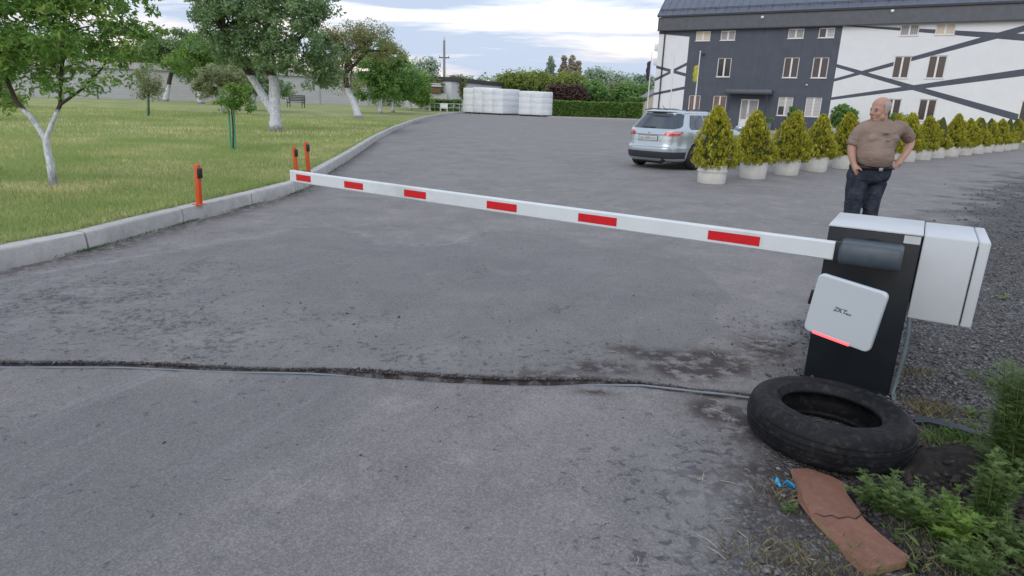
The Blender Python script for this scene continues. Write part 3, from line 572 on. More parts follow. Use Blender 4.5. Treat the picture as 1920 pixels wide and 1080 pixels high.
for k in range(int(BL/.16)): x=-.04+k*.16; mb.box(x,x+.07,-.302,-.285,7.215,8.10)
mb.build('cladding_band',M_BAND,bld)
mb=MB(); mb.box(-.12,BL,-.40,-.30,8.13,8.26); mb.box(-.07,BL,-.31,-.30,7.14,7.195); mb.build('gutter',M_DKM,bld)
mb=MB(); rs=(13.9-8.2)/(BD/2+.4)
mb.add([(-.15,-.40,8.27),(BL,-.40,8.27),(BL,BD/2,13.9),(-.15,BD/2,13.9),(-.15,-.40,8.21),(BL,-.40,8.21),(BL,BD/2,13.8),(-.15,BD/2,13.8),(-.15,BD+.4,8.21),(BL,BD+.4,8.21)],[(0,1,2,3),(0,3,7,4),(4,5,1,0),(3,2,9,8),(1,5,6,2),(3,8,7)])
for k in range(int(BL/.55)): 
    x=-.1+k*.55; mb.add([(x,-.40,8.275),(x+.04,-.40,8.275),(x+.04,BD/2,13.905),(x,BD/2,13.905),(x,-.40,8.30),(x+.04,-.40,8.30),(x+.04,BD/2,13.93),(x,BD/2,13.93)],[(4,5,6,7),(0,4,7,3),(1,2,6,5),(0,1,5,4)])
mb.build('roof',M_ROOF,bld)
mb=MB(); mb.tube([(0,-.15,8.62),(BL,-.15,8.62)],.02,6); mb.tube([(0,-.15,8.70),(BL,-.15,8.70)],.02,6)
for k in range(34): mb.tube([(k*.8+.2,-.12,8.50),(k*.8+.2,-.15,8.74)],.018,5)
mb.build('snow_guard',M_DKM,bld)
mb=MB(); mb.tube([(.5,-.07,0.05),(.5,-.07,7.2)],.055,8); mb.build('downpipe',M_DKM,bld)
for (u0,u1,z0,z1,pm) in WIN:
    mb=MB(); t_=.06; um=(u0+u1)/2; top_=z1-z0<1
    mb.box(u0,u1,.06,.13,z0,z0+t_); mb.box(u0,u1,.06,.13,z1-t_,z1); mb.box(u0,u0+t_,.06,.13,z0+t_,z1-t_); mb.box(u1-t_,u1,.06,.13,z0+t_,z1-t_); mb.box(um-.055,um+.055,.055,.13,z0+t_,z1-t_)
    fr=mb.build('window',M_UPVC,bld)
    sill=MB(); sill.box(u0-.04,u1+.04,-.05,.06,z0-.035,z0); sill.build('sill',M_UPVC,fr)
    if z0<1.5 and pm is M_BLIND and u0<10:   # one open lower half
        pn=MB(); pn.box(u0+t_,um-.055,.10,.11,z0+.65,z1-t_); pn.box(um+.055,u1-t_,.10,.11,z0+t_,z1-t_); pn.build('pane',pm,fr); pn=MB(); pn.box(u0+t_,um-.055,.10,.11,z0+t_,z0+.65); pn.build('pane',M_GLASS,fr)
    elif top_ and pm is M_BLIND:
        pn=MB(); pn.box(u0+t_,um-.055,.10,.11,z0+t_,z1-t_); pn.build('pane',M_GLASS,fr); pn=MB(); pn.box(um+.055,u1-t_,.10,.11,z0+t_,z1-t_); pn.build('pane',pm,fr)
    else:
        pn=MB(); pn.box(u0+t_,um-.055,.10,.11,z0+t_,z1-t_); pn.box(um+.055,u1-t_,.10,.11,z0+t_,z1-t_); pn.build('pane',pm,fr)
mb=MB(); u0,u1,z0,z1=DOOR
mb.box(u0,u1,.05,.13,z1-.09,z1); mb.box(u0,u0+.09,.05,.13,z0,z1-.09); mb.box(u1-.09,u1,.05,.13,z0,z1-.09); mb.box(u0+.50,u0+.64,.05,.13,z0,z1-.09); mb.box(u0+.09,u0+.50,.06,.13,z0,z0+.75); mb.box(u0+.64,u1-.09,.06,.13,z0,z0+.75)
dr=mb.build('door',M_UPVC,bld); mb=MB(); mb.box(u0+.09,u0+.50,.09,.10,z0+.75,z1-.09); mb.box(u0+.64,u1-.09,.09,.10,z0+.75,z1-.09); mb.build('pane',M_PL,dr)
mb=MB(); mb.tube([(u0+.57,.02,z0+.9),(u0+.57,.02,z0+1.2)],.015,6); mb.build('handle',M_DKM,dr)
mb=MB(); mb.box(5.82,9.05,-.95,-.002,2.62,2.92); mb.build('canopy',M_BAND,bld,bevel=.01); mb=MB(); mb.box(5.80,9.07,-.98,-.955,2.60,2.70); mb.box(6.1,6.16,-.9,-.84,0,2.62); mb.box(8.75,8.81,-.9,-.84,0,2.62); mb.build('canopy_frame',M_DKM,bld)
mb=MB(); mb.ell((7.64,-.36,7.87),(.11,.07,.10)); mb.build('flood_lamp',M_UPVC,bld,smooth=True); mb=MB(); mb.ell((15.7,-.36,7.95),(.11,.07,.10)); mb.build('flood_lamp',M_UPVC,bld,smooth=True)
mb=MB(); mb.ell((11.2,-.08,3.31),(.07,.08,.06)); mb.build('camera_dome',M_UPVC,bld,smooth=True)
mb=MB(); mb.box(3.55,3.75,-.2,-.01,5.42,5.50); mb.tube([(3.65,-.1,5.45),(3.6,-.3,5.38)],.04,8); mb.build('security_camera',M_DKM,bld)
for z in (4.7,5.75):
    mb=MB(); mb.box(-.34,-.01,.15,.75,z,z+.5); a_=mb.build('air_conditioner',M_UPVC,bld,bevel=.02)
# pavement and turf strip in front of the building (local frame -> world)
def B2W(u,v,z): a=BA; return (bo[0]+u*math.cos(a)-v*math.sin(a),bo[1]+u*math.sin(a)+v*math.cos(a),z)
M_PAVE=mat('paving',(.34,.31,.29),.85,.15,3)
def slabw(name,u0,u1,v0,v1,z0,z1,m):
    c=[B2W(u0,v0,z0),B2W(u1,v0,z0),B2W(u1,v1,z0),B2W(u0,v1,z0)]; d=[(x,y,z1) for x,y,_ in c]; mb=MB(); mb.add(c+d,[(0,3,2,1),(4,5,6,7),(0,1,5,4),(1,2,6,5),(2,3,7,6),(3,0,4,7)]); return tag(mb.build(name,m),kind='structure')
slabw('pavement',4,12.5,-4.2,-.02,-.02,.12,M_PAVE); slabw('grass_verge',12.5,30,-3.0,-.02,-.02,.10,M_LAWN)
def localbush(name,label,u,v,E_,lm,cat,n=60,ls=.12,rc=.25,grp=None,conical=False):
    base=np.array(B2W(u,v,.1)); C=sample_ell([(np.array(B2W(u+du,v+dv,z)),(ru,ru,rz)) for du,dv,z,ru,rz in E_],n)
    root=tag(empty(name,tuple(base)),label,cat,grp); V,Fq,rnd=leaves(C,np.full(len(C),rc),55,ls); npmesh('crown',V-base,Fq,lm,{'rnd':('POINT',np.repeat(rnd,4))},root)
    mb=MB(); mb.tube([(0,0,-.12),(0,0,E_[0][2]-.1)],.05,6); mb.build('trunk',mat('stem',BARK),root)
localbush('round_bush','clipped round dark green bush behind the standing man\'s right shoulder',14.0,-1.6,[(0,0,1.25,.85,.8)],LM_DK,'bush',260,.10,.15)
localbush('bush','loose dark green bush under the white wing\'s ground-floor window',17.2,-1.6,[(0,0,1.0,.9,.6),(.6,0,.8,.6,.5)],LM_DK,'bush',130,.11,.2)
localbush('columnar_shrub','narrow dark green column shrub at the grey facade between two ground-floor windows',10.6,-.8,[(0,0,1.0,.26,1.0)],LM_DK,'shrub',130,.08,.11)
pb=tag(empty('planter_box',B2W(8.9,-1.3,.12)),'low grey planter box with green plants right of the entrance door','planter'); pb.rotation_euler[2]=BA
mb=MB(); mb.box(-.55,.55,-.25,.25,0,.5); mb.build('box',M_BAND,pb,bevel=.01); V,Fq,rnd=leaves(np.array([[x,0,.72+.1*random.random()] for x in np.linspace(-.45,.45,9)]),np.full(9,.22),80,.1); npmesh('plants',V,Fq,LM_DK,{'rnd':('POINT',np.repeat(rnd,4))},pb)

_a=g(1026,219.5);_b=g(1196,225); _v=_b-_a; _n=np.array([-_v[1],_v[0],0])/np.linalg.norm(_v)*1.6; mb=MB(); mb.add([_a,_b,_b+_n,_a+_n]+[q+np.array([0,0,.06]) for q in (_a,_b,_b+_n,_a+_n)],[(4,5,6,7),(0,1,5,4),(1,2,6,5),(2,3,7,6),(3,0,4,7)]); tag(mb.build('path',mat('pale_concrete',(.42,.40,.37),.9)),kind='structure')
# flags in front of the building
def flagpole(label,px,base_y,top_y,Y,flag=None):
    b0=P(px[0],base_y,Y); b0[2]=0; tp=P(px[1],top_y,Y); h=tp[2]
    r=tag(empty('flagpole',tuple(b0)),label,'flagpole',group='flagpoles by the building')
    mb=MB(); mb.tube([(0,0,0),(0,0,h)],[.05,.028],8); mb.ell((0,0,h+.04),(.05,.05,.05),8,6); mb.lathe([(.0,0),(.12,0),(.12,.05),(.05,.08)],12); mb.build('pole',M_UPVC,r,smooth=True)
    if flag:
        y0,y1,c1,nm,lab=flag; z1=P(px[1],y0,Y)[2]; z0=P(px[1],y1,Y)[2]; mb=MB(); V=[];n1,n2=9,14
        for j in range(n2):
            t=j/(n2-1); z=z1+(z0-z1)*t; wd=.30*(.7+.3*math.sin(t*3.1))+.03*math.sin(t*17)
            for i in range(n1): s=i/(n1-1); V.append((-s*wd-.04,.08*math.sin(s*9+t*2.5)*s**.4,z-.08*s))
        mb.add(V,[(j*n1+i,j*n1+i+1,(j+1)*n1+i+1,(j+1)*n1+i) for j in range(n2-1) for i in range(n1-1)])
        f_=mb.build('flag',c1,None,smooth=True); f_.name=nm; f_.location=tuple(b0); tag(f_,lab,'flag'); sd_=f_.modifiers.new('t','SOLIDIFY'); sd_.thickness=.01; apply(f_)
flagpole('white flagpole with a dark hanging flag left of the building',(1213,1222),210,100,52,(114,150,mat('dark_flag',(.06,.05,.085),.8),'flag','dark flag hanging limp from the left flagpole'))
flagpole('thin bare flagpole before the building\'s white left wing',(1255,1263),210,104,48)
flagpole('white flagpole with a yellow hanging flag before the grey facade',(1301,1312),212,98,45,(122,153,mat('yellow_flag',(.50,.47,.05),.8),'flag','yellow flag hanging limp before the grey facade'))

# beige house far right of hedge
hs=g(1207,214)*1.0; hs=P(1208,205,95); hs[2]=0
hb=tag(empty('small_house',tuple(hs)),'small beige house with grey gable roof beyond the hedge','house'); mb=MB(); mb.box(0,7,0,6,0,2.6); mb.add([(0,0,2.6),(7,0,2.6),(3.5,0,4.6),(0,6,2.6),(7,6,2.6),(3.5,6,4.6)],[(0,1,2),(3,5,4)]); mb.build('wall',mat('beige_wall',(.50,.46,.38)),hb)
mb=MB(); mb.add([(-.3,-.3,2.5),(3.5,-.3,4.75),(3.5,6.3,4.75),(-.3,6.3,2.5),(7.3,-.3,2.5),(7.3,6.3,2.5),(-.3,-.3,2.38),(3.5,-.3,4.63),(3.5,6.3,4.63),(-.3,6.3,2.38),(7.3,-.3,2.38),(7.3,6.3,2.38)],[(0,1,2,3),(1,4,5,2),(6,9,8,7),(7,8,11,10),(0,6,7,1),(1,7,10,4),(3,2,8,9),(2,5,11,8),(0,3,9,6),(4,10,11,5)]); mb.build('roof',mat('slate',(.16,.16,.17)),hb)

# ---------------------------------------------------------------- long grey wall building behind the lawn, low shed behind stacks
def longb(name,label,x0,y0,x1,y1,zt,mats,band,dep=8,z0=0.2,kiosk=False):
    A=P(x0,150,y0);B=P(x1,150,y1);A[2]=B[2]=0; u=B-A; L_=np.linalg.norm(u); an=math.atan2(u[1],u[0]); r=tag(empty(name,tuple(A),an),label,'building')
    mb=MB(); mb.box(0,L_,0,dep,z0-.6,zt-band); mb.build('wall',mats[0],r); mb=MB(); mb.box(-.2,L_+.2,-.25,dep+.2,zt-band+.03,zt); mb.build('roof_edge',mats[1],r); return r,L_
b=new('grey_panels'); p=b.vec(); br=b.n('ShaderNodeTexBrick'); b.L.new(p,br.inputs[0]); mp=b.n('ShaderNodeMapping'); mp.inputs['Rotation'].default_value=(R_(90),0,0); b.L.new(p,mp.inputs[0]); b.L.new(mp.outputs[0],br.inputs[0])
br.inputs['Color1'].default_value=(.40,.41,.44,1); br.inputs['Color2'].default_value=(.45,.46,.49,1); br.inputs['Mortar'].default_value=(.36,.37,.39,1); br.inputs['Scale'].default_value=1.0; br.inputs['Brick Width'].default_value=1.2; br.inputs['Row Height'].default_value=.35; br.inputs['Mortar Size'].default_value=.025
c=b.mix(b.math('MULTIPLY',b.noise(p,.8,6,.7),.5),br.outputs['Color'],(.45,.46,.48)); setp(b,c,.9); M_PANEL=b.m
wh,L_=longb('long_grey_building','long low grey block building with pale roof edge behind the lawn trees',-260,66,715,86,4.55,(M_PANEL,mat('pale_edge',(.40,.40,.40),.8,.15,2)),.75)
M_PIL=mat('pilaster',(.33,.33,.35))
for k in range(0,int(L_),6): mb=MB(); mb.box(k+2,k+2.12,-.05,-.003,.2,3.78); mb.build('pilaster',M_PIL,wh)
longb('low_shed','low white shed with sloping dark roof edge rising behind the wrapped stacks',846,88,941,108,4.45,(mat('white_wall',(.62,.63,.65)),M_DKM),.55)
mb=MB(); q=P(853,196,96); q[2]=0
# kiosk
kp=P(806,205,86); kp[2]=0; kk=tag(empty('kiosk',tuple(kp),.1),'small kiosk with flat white roof and brown sign board beyond the lawn','kiosk')
mb=MB(); mb.box(0,2.2,0,2,0,2.3); mb.build('wall',mat('kiosk_wall',(.50,.50,.48)),kk); mb=MB(); mb.box(-.9,1.5,-.5,2.2,3.15,3.3); mb.box(-.4,1.4,-.5,2.2,3.4,3.52); mb.build('roof',M_UPVC,kk); mb=MB(); mb.box(.1,1.4,-.3,-.2,2.35,3.12); mb.build('sign_board',mat('brown_board',(.16,.09,.05)),kk)
mb=MB(); mb.box(-.78,-.70,-.4,-.32,0,3.2); mb.box(-.3,-.22,-.4,-.32,3.3,4.6); mb.build('post',M_UPVC,kk)
fp=P(792,204,80); fp[2]=.15; ff=tag(empty('rail_fence',tuple(fp)),'low thin white rail fence at the end of the lawn','fence')
mb=MB(); n_=12
for k in range(n_): mb.tube([(k*.75,0,0),(k*.75,0,1.0)],.02,6)
mb.build('posts',M_UPVC,ff); mb=MB(); mb.tube([(0,0,.95),((n_-1)*.75,0,.95)],.025,6); mb.tube([(0,0,.5),((n_-1)*.75,0,.5)],.02,6); mb.build('rail',M_UPVC,ff)
for lab,px,py in [('white slatted garden seat left of the kiosk post',800,203),('white slatted garden seat right of the kiosk post',832,204)]:
    q=P(px,py,78); q[2]=.2; r=tag(empty('garden_seat',tuple(q)),lab,'seat','white garden seats'); mb=MB(); mb.box(-.45,.45,-.2,.2,.35,.42); mb.build('seat',M_UPVC,r); mb=MB(); mb.box(-.45,.45,.2,.25,.45,.95); mb.build('backrest',M_UPVC,r); mb=MB(); [mb.box(sx*.4-.03,sx*.4+.03,-.18,.2,0,.35) for sx in (-1,1)]; mb.build('legs',M_UPVC,r)
foliage_box('side_shrub','low dark green shrubs behind the rail fence beside the kiosk','shrub',P(808,203,82)*np.array([1,1,0]),P(866,206,84)*np.array([1,1,0]),1.5,1.5,LM_DK,700,.3)
# power pole
pp=P(833,196,105); pp[2]=0; tz=P(843,76,105)[2]; r=tag(empty('power_pole',tuple(pp)),'tall grey concrete power pole with short crossarm behind the low shed','pole')
mb=MB(); mb.tube([(0,0,0),(0,0,tz)],[.26,.17],10); mb.build('pole',mat('pole_concrete',(.27,.27,.28)),r,smooth=True); mb=MB(); mb.box(-.8,.8,-.06,.06,tz-2.6,tz-2.45); mb.build('crossarm',M_DKM,r)
mb=MB(); [mb.tube([(sx,0,tz-2.45),(sx,0,tz-2.2)],.07,6) for sx in (-.7,0.,.7)]; mb.tube([(0,0,tz),(0,0,tz+.5)],.05,6); mb.build('insulators',mat('ceramic',(.4,.4,.42)),r)

# bench on lawn
bp=gl(556,202); bp=P(556,202,60); bp[2]=float(lawnz(bp[0],bp[1])); bn=tag(empty('park_bench',tuple(bp),-.12),'dark metal-framed park bench on the lawn before the grey wall','bench')
mb=MB(); [mb.box(-.85,.75,-.25+k*.13,-.15+k*.13,.47,.51) for k in range(4)]; mb.build('seat',M_DKM,bn); mb=MB(); [mb.box(-.85,.75,.28,.31,.58+k*.14,.68+k*.14) for k in range(4)]; mb.build('backrest',M_DKM,bn)
for sx in (-.75,.65):
    mb=MB(); mb.box(sx-.035,sx+.035,-.26,.30,.40,.465); mb.box(sx-.035,sx+.035,-.26,-.2,0,.70); mb.box(sx-.035,sx+.035,.25,.32,0,1.1); mb.box(sx-.05,sx+.05,-.28,.30,.70,.76); mb.build('leg',mat('bench_iron',(.10,.10,.11)),bn)

# ---------------------------------------------------------------- wrapped stacks
b=new('stretch_film'); p=b.vec(); wr=b.n('ShaderNodeMapping'); b.L.new(p,wr.inputs[0]); wr.inputs['Scale'].default_value=(1.5,1.5,5); f=b.noise(wr.outputs[0],1.4,6,.6)
setp(b,b.ramp(f,[(.3,(.68,.72,.75)),(.7,(.80,.83,.86))]),.35,nrm=b.bump(f,.5,.05)); M_FILM=b.m; M_WOOD=mat('pallet_wood',(.10,.085,.07),.9)
def stack(A,e1,w_,d_,h_,lab,nl=4):
    an=math.atan2(e1[1],e1[0]); r=tag(empty('wrapped_stack',(A[0],A[1],0),an),lab,'stack',group='white wrapped pallet stacks')
    mb=MB(); z0=.16
    R=[]; hs=[]
    for k in range(nl):
        za=z0+(h_-z0)*k/nl; zb=z0+(h_-z0)*(k+1)/nl; hs+=[(za+.02,-.004),(za+.10,.006),((za+zb)/2,.014),(zb-.10,.006),(zb-.02,-.004)]
    hs[-1]=(h_-.02,-.02); hs.append((h_,-.07))
    for z,o in hs:
        R.append([(x+random.uniform(-.012,.012),y+random.uniform(-.012,.012),z) for x,y in [(-o,.08-o),(.08-o,-o),(w_/2,-o*1.2),(w_-.08+o,-o),(w_+o,.08-o),(w_+o,d_/2),(w_+o,d_-.08+o),(w_-.08+o,d_+o),(.08-o,d_+o),(-o,d_-.08+o)]])
    mb.rings(R); mb.build('wrapping',M_FILM,r,smooth=True)
    mb=MB(); mb.box(.05,w_-.05,.02,d_-.02,.1,.155)
    for x in (.08,w_/2-.06,w_-.2): mb.box(x,x+.12,.03,d_-.03,0,.1)
    mb.build('pallet',M_WOOD,r)
e1=np.array([.75,-.66,0]); A0=P(868,205,82.5); A0[2]=0; w1=1.68
names=['leftmost tall white film-wrapped stack at the kerb end','second white wrapped stack from the left','third white wrapped stack from the left','fourth white wrapped stack, its plain side facing right before the gap']
for i in range(4): stack(A0+e1*w1*i,e1,w1-.012,3.1,[3.05,3.12,2.98,2.98][i],names[i])
A1=P(971.5,214,77.6); A1[2]=0; names=['white wrapped stack just right of the gap','last white wrapped stack at the right end beside the hedge']
for i in range(2): stack(A1+e1*1.78*i,e1,1.765,2.0,[2.8,2.75][i],names[i])

# ---------------------------------------------------------------- planters
M_POT=mat('planter_concrete',(.60,.60,.57),.8,.10,5,bump=.3,dirt=((.30,.29,.26),.5))
LM_TH=leafmat('thuja',(0.081, 0.106, 0.014),(0.345, 0.347, 0.036),(0.759, 0.694, 0.1),.4)
def thuja(seed,h=1.22,rw=.50):
    rg=np.random.default_rng(seed); n=680; z=rg.uniform(0,1,n)**1.15*.99; prof=lambda z:rw*(1-z**1.7)**.72*np.minimum(1,.70+z*2.2)*(1-.22*z)
    a=rg.uniform(0,6.283,n); lob=1+.16*np.sin(a*3+z*7+seed)+.08*np.sin(a*5-z*17+seed*2)+.09*rg.normal(size=n); r=prof(z)*lob*rg.uniform(.78,1.04,n)
    C=np.stack([r*np.cos(a)+.05*np.sin(z*4+seed)*z,r*np.sin(a),z*h],-1)
    # sprays: upright fans
    k=13; m=n*k; cc=np.repeat(C,k,0); d=rg.normal(size=(m,3)); d/=np.linalg.norm(d,axis=1)[:,None]; rad=rg.uniform(0,1,m)[:,None]**.5; pos=cc+d*rad*.052*np.array([1,1,1.3])
    t=np.stack([.35*np.cos(np.repeat(a,k)),.35*np.sin(np.repeat(a,k)),np.ones(m)],-1)+rg.normal(0,.35,(m,3)); t/=np.linalg.norm(t,axis=1)[:,None]; s=np.cross(t,rg.normal(size=(m,3))); s/=np.linalg.norm(s,axis=1)[:,None]; L=(.062*rg.uniform(.6,1.3,m))[:,None]/2
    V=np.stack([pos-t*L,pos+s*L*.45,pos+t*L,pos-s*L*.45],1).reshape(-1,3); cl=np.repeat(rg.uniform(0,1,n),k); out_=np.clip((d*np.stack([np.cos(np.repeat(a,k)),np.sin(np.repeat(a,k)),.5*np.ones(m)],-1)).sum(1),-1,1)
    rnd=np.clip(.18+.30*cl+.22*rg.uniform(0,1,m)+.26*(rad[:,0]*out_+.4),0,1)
    return V,np.arange(m*4).reshape(-1,4),np.repeat(rnd,4)
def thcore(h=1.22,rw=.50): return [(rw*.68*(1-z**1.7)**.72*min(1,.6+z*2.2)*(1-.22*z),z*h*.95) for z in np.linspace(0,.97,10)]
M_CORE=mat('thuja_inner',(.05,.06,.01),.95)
pA=np.array([4.33,14.16,0]); pB=np.array([25.77,33.65,0]); pu=(pB-pA)/np.linalg.norm(pB-pA)
ordn=['first','second','third','fourth','fifth','sixth','seventh','eighth','ninth','tenth','eleventh','twelfth','thirteenth','fourteenth','fifteenth','sixteenth','seventeenth','eighteenth']
protos=[thuja(s,1.20*f,.50*f2) for s,f,f2 in ((1,1.05,1.02),(2,.98,.95),(3,1.0,1.04),(5,.93,.92),(8,1.02,1.0),(9,.95,1.05))]
meshes=[]
for i in range(17):
    q=pA+pu*1.755*i; q=q+np.array([random.uniform(-.06,.06),random.uniform(-.06,.06),0]) if i else q
    lab='golden thuja in the round white planter with raised band, nearest to the silver car' if i==0 else f'golden thuja in white round planter, {ordn[i]} of the row counted from the silver car'
    r=tag(empty('potted_thuja',tuple(q),random.uniform(0,6)),lab,'potted plant','golden thujas in white planters')
    if i<5: r.rotation_euler[2]=0.3*i
    mb=MB(); hp=.40
    prof=[(.285,0),(.297,.02),(.318,hp-.03),(.32,hp),(.285,hp),(.28,hp-.05)]
    if i==0: prof=[(.29,0),(.30,.02),(.305,.24),(.325,.25),(.328,.28),(.308,.29),(.315,hp-.01),(.31,hp),(.28,hp),(.275,hp-.05)]
    mb.lathe(prof,36); mb.build('pot',M_POT,r,smooth=True)
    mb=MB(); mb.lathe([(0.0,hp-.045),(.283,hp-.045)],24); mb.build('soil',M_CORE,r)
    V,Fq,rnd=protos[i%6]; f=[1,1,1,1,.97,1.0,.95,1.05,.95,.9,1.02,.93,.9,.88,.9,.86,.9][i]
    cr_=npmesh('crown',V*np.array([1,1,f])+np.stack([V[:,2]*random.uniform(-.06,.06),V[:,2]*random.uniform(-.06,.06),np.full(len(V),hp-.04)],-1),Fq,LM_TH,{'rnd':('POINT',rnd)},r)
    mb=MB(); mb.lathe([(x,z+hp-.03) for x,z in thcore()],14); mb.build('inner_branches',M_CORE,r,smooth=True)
    mb=MB(); mb.tube([(0,0,hp-.05),(0,0,hp+.3)],.03,8); mb.build('trunk',mat('thuja_stem',BARK),r)
#__PART2__
# ---------------------------------------------------------------- orange kerb posts with sensors
M_OR=mat('orange_paint',(.62,.085,.02),.5,.08,6); M_BLK=mat('black_plastic',(.012,.012,.014),.4)
def kpost(lab,px,top,z0):
    q=g(*px,z0); t=P(top[0],top[1],q[1]); h=float(t[2]-z0); r=tag(empty('marker_post',tuple(q),-.25),lab,'post','orange posts on the kerb')
    mb=MB(); w_=.028; mb.box(-w_,w_,-w_,w_,0,h); o=mb.build('post',M_OR,r,bevel=.004)
    mb=MB(); mb.box(-.06,.06,-.06,.06,0,.008); mb.build('base_plate',M_OR,r,bevel=.002)
    mb=MB(); mb.box(w_-.012,w_+.026,-.034,.030,h-.175,h-.045); s=mb.build('sensor',M_BLK,r,bevel=.006)
    r.rotation_euler[1]=-math.atan2(q[0]-t[0],h); return r
kpost('orange post with black sensor standing alone on the kerb at the left',(374,383),(370,308),KH)
kpost('left one of the two orange posts behind the arm tip',(556,330),(551,275),KH)
kpost('right and taller-looking orange post behind the arm tip',(579,325),(573,266),KH)

# ---------------------------------------------------------------- barrier
hu=np.array([.847,-.532,0]); hn=np.array([-.532,-.847,0]); HA=math.atan2(hu[1],hu[0])
hp0=np.array([1.845,3.682,0])    # front left foot; local x along the face, local -y to the front
bar=tag(empty('boom_barrier',tuple(hp0),HA),'closed boom barrier, dark grey cabinet with long white arm carrying red stripes','barrier')
M_CAB=mat('cabinet_paint',(.012,.017,.022),.42,.2,7,bump=.15,bs=300,spec=.35); M_LID=mat('lid_sheen_label',(.50,.53,.56),.4,.05,4); M_ARM=mat('arm_white',(.62,.67,.70),.35,.05,3,dirt=((.36,.37,.37),.55)); M_RED=mat('red_reflective',(.58,.010,.018),.3,.06,20)
M_HUB=mat('hub_metal',(.055,.075,.095),.45,.15,20,bump=.2,bs=400)
HW,HDp,HH=.468,.55,.965
mb=MB(); mb.box(0,HW,0,HDp,0,HH-.012); mb.build('cabinet',M_CAB,bar,bevel=.006)
mb=MB(); mb.box(-.003,HW+.002,-.004,HDp+.003,HH-.011,HH); mb.build('lid',M_LID,bar,bevel=.003)  # sky reflection on the cabinet top painted in as a pale colour
mb=MB(); mb.box(HW-.085,HW-.006,-.004,-.001,HH-.058,HH-.014); mb.build('rating_label',M_LID,bar)
mb=MB(); mb.box(-.02,HW+.02,-.02,HDp+.02,0,.012); mb.build('base_plate',M_CAB,bar)
# arm, slightly rising to its tip
x0,x1=.075,-4.56; def_z=lambda x:.838+(x0-x)*.0065
mb=MB()
pr_=[(-.155,-.045),(-.155,.045),(-.148,.053),(-.112,.053),(-.105,.045),(-.105,-.045),(-.112,-.053),(-.148,-.053)]
rs=[]
for x in np.linspace(x0,x1,14): rs.append([(x,y,def_z(x)+z-.0015*math.sin((x0-x)/4.6*3.14)*4) for y,z in pr_])
mb.rings(rs); arm=mb.build('arm',M_ARM,bar,smooth=False)
for a_,b_ in [(-4.486,-4.289),(-3.855,-3.627),(-3.158,-2.925),(-2.329,-2.061),(-1.555,-1.266),(-.652,-.342)]:
    mb=MB(); zs=lambda x:def_z(x)-.0015*math.sin((x0-x)/4.6*3.14)*4
    mb.add([(a_,-.157,zs(a_)-.030),(b_,-.157,zs(b_)-.030),(b_,-.157,zs(b_)+.027),(a_,-.157,zs(a_)+.027)],[(0,1,2,3)]); s_=mb.build('red_stripe',M_RED,arm)
mb=MB(); rs=[]
for y,z in pr_: pass
for x in (x1-.012,x1+.03): rs.append([(x,-.13+(y+.13)*1.06,def_z(x)+z*1.06) for y,z in pr_])
mb.rings(rs); mb.build('end_cap',M_ARM,arm)
mb=MB(); oct_=[(-.185,-.035),(-.185,.035),(-.165,.062),(-.06,.066),(-.03,.066),(-.03,-.066),(-.06,-.066),(-.165,-.062)]
mb.rings([[(x,y*s_-(1-s_)*.1,def_z(.2)+z*s_) for y,z in oct_] for x,s_ in ((.085,.85),(.10,1),(.375,1),(.395,.88))]); mb.build('arm_clamp',M_HUB,bar,bevel=.004)
mb=MB(); mb.box(.062,.10,-.165,-.095,def_z(.1)-.058,def_z(.1)+.058); mb.build('clamp_neck',M_CAB,bar,bevel=.003)
mb=MB(); mb.tube([(.24,-.03,def_z(.2)),(.24,.01,def_z(.2))],.075,20); mb.build('drive_shaft',M_CAB,bar,smooth=True)
# side cabinet hanging on the right flank
M_WB=mat('box_white',(.50,.535,.57),.45,.05,2.5,dirt=((.38,.40,.42),.5))
sb=tag(empty('control_box',tuple(hp0+hu*(HW+.006)),HA),'white metal control box hung on the right side of the barrier cabinet','box')
mb=MB(); mb.box(0,.245,.0,.53,.485,HH-.002); mb.build('housing',M_WB,sb,bevel=.008)
mb=MB(); mb.box(.2475,.300,-.001,.531,.485,HH-.002); dd_=mb.build('door',M_WB,sb,bevel=.010,seg=3)
mb=MB(); mb.box(.2450,.2480,-.0012,.524,.50,HH-.03); mb.build('door_gap',M_BLK,sb)
mb=MB(); mb.tube([(.302,.42,.72),(.312,.42,.72)],.014,12); mb.build('lock',M_STEEL,dd_)
# conduit down the flank and cables
M_HOSE=mat('grey_hose',(.10,.135,.15),.5,.2,12)
mb=MB(); pts=[(HW+.02,.015,.50),(HW+.03,.0,.40),(HW+.032,-.01,.28),(HW+.025,-.012,.14),(HW+.015,-.02,.03),(HW+.03,-.06,-.005)]
mb.tube(pts,.011,8); mb.tube([(a_+.002,b_+.03,c_) for a_,b_,c_ in pts],.011,8); hs_=mb.build('hose',M_HOSE,None,smooth=True); hs_.location=tuple(hp0); hs_.rotation_euler=(0,0,HA); tag(hs_,'pair of grey hoses running down the right edge of the barrier cabinet','hose')
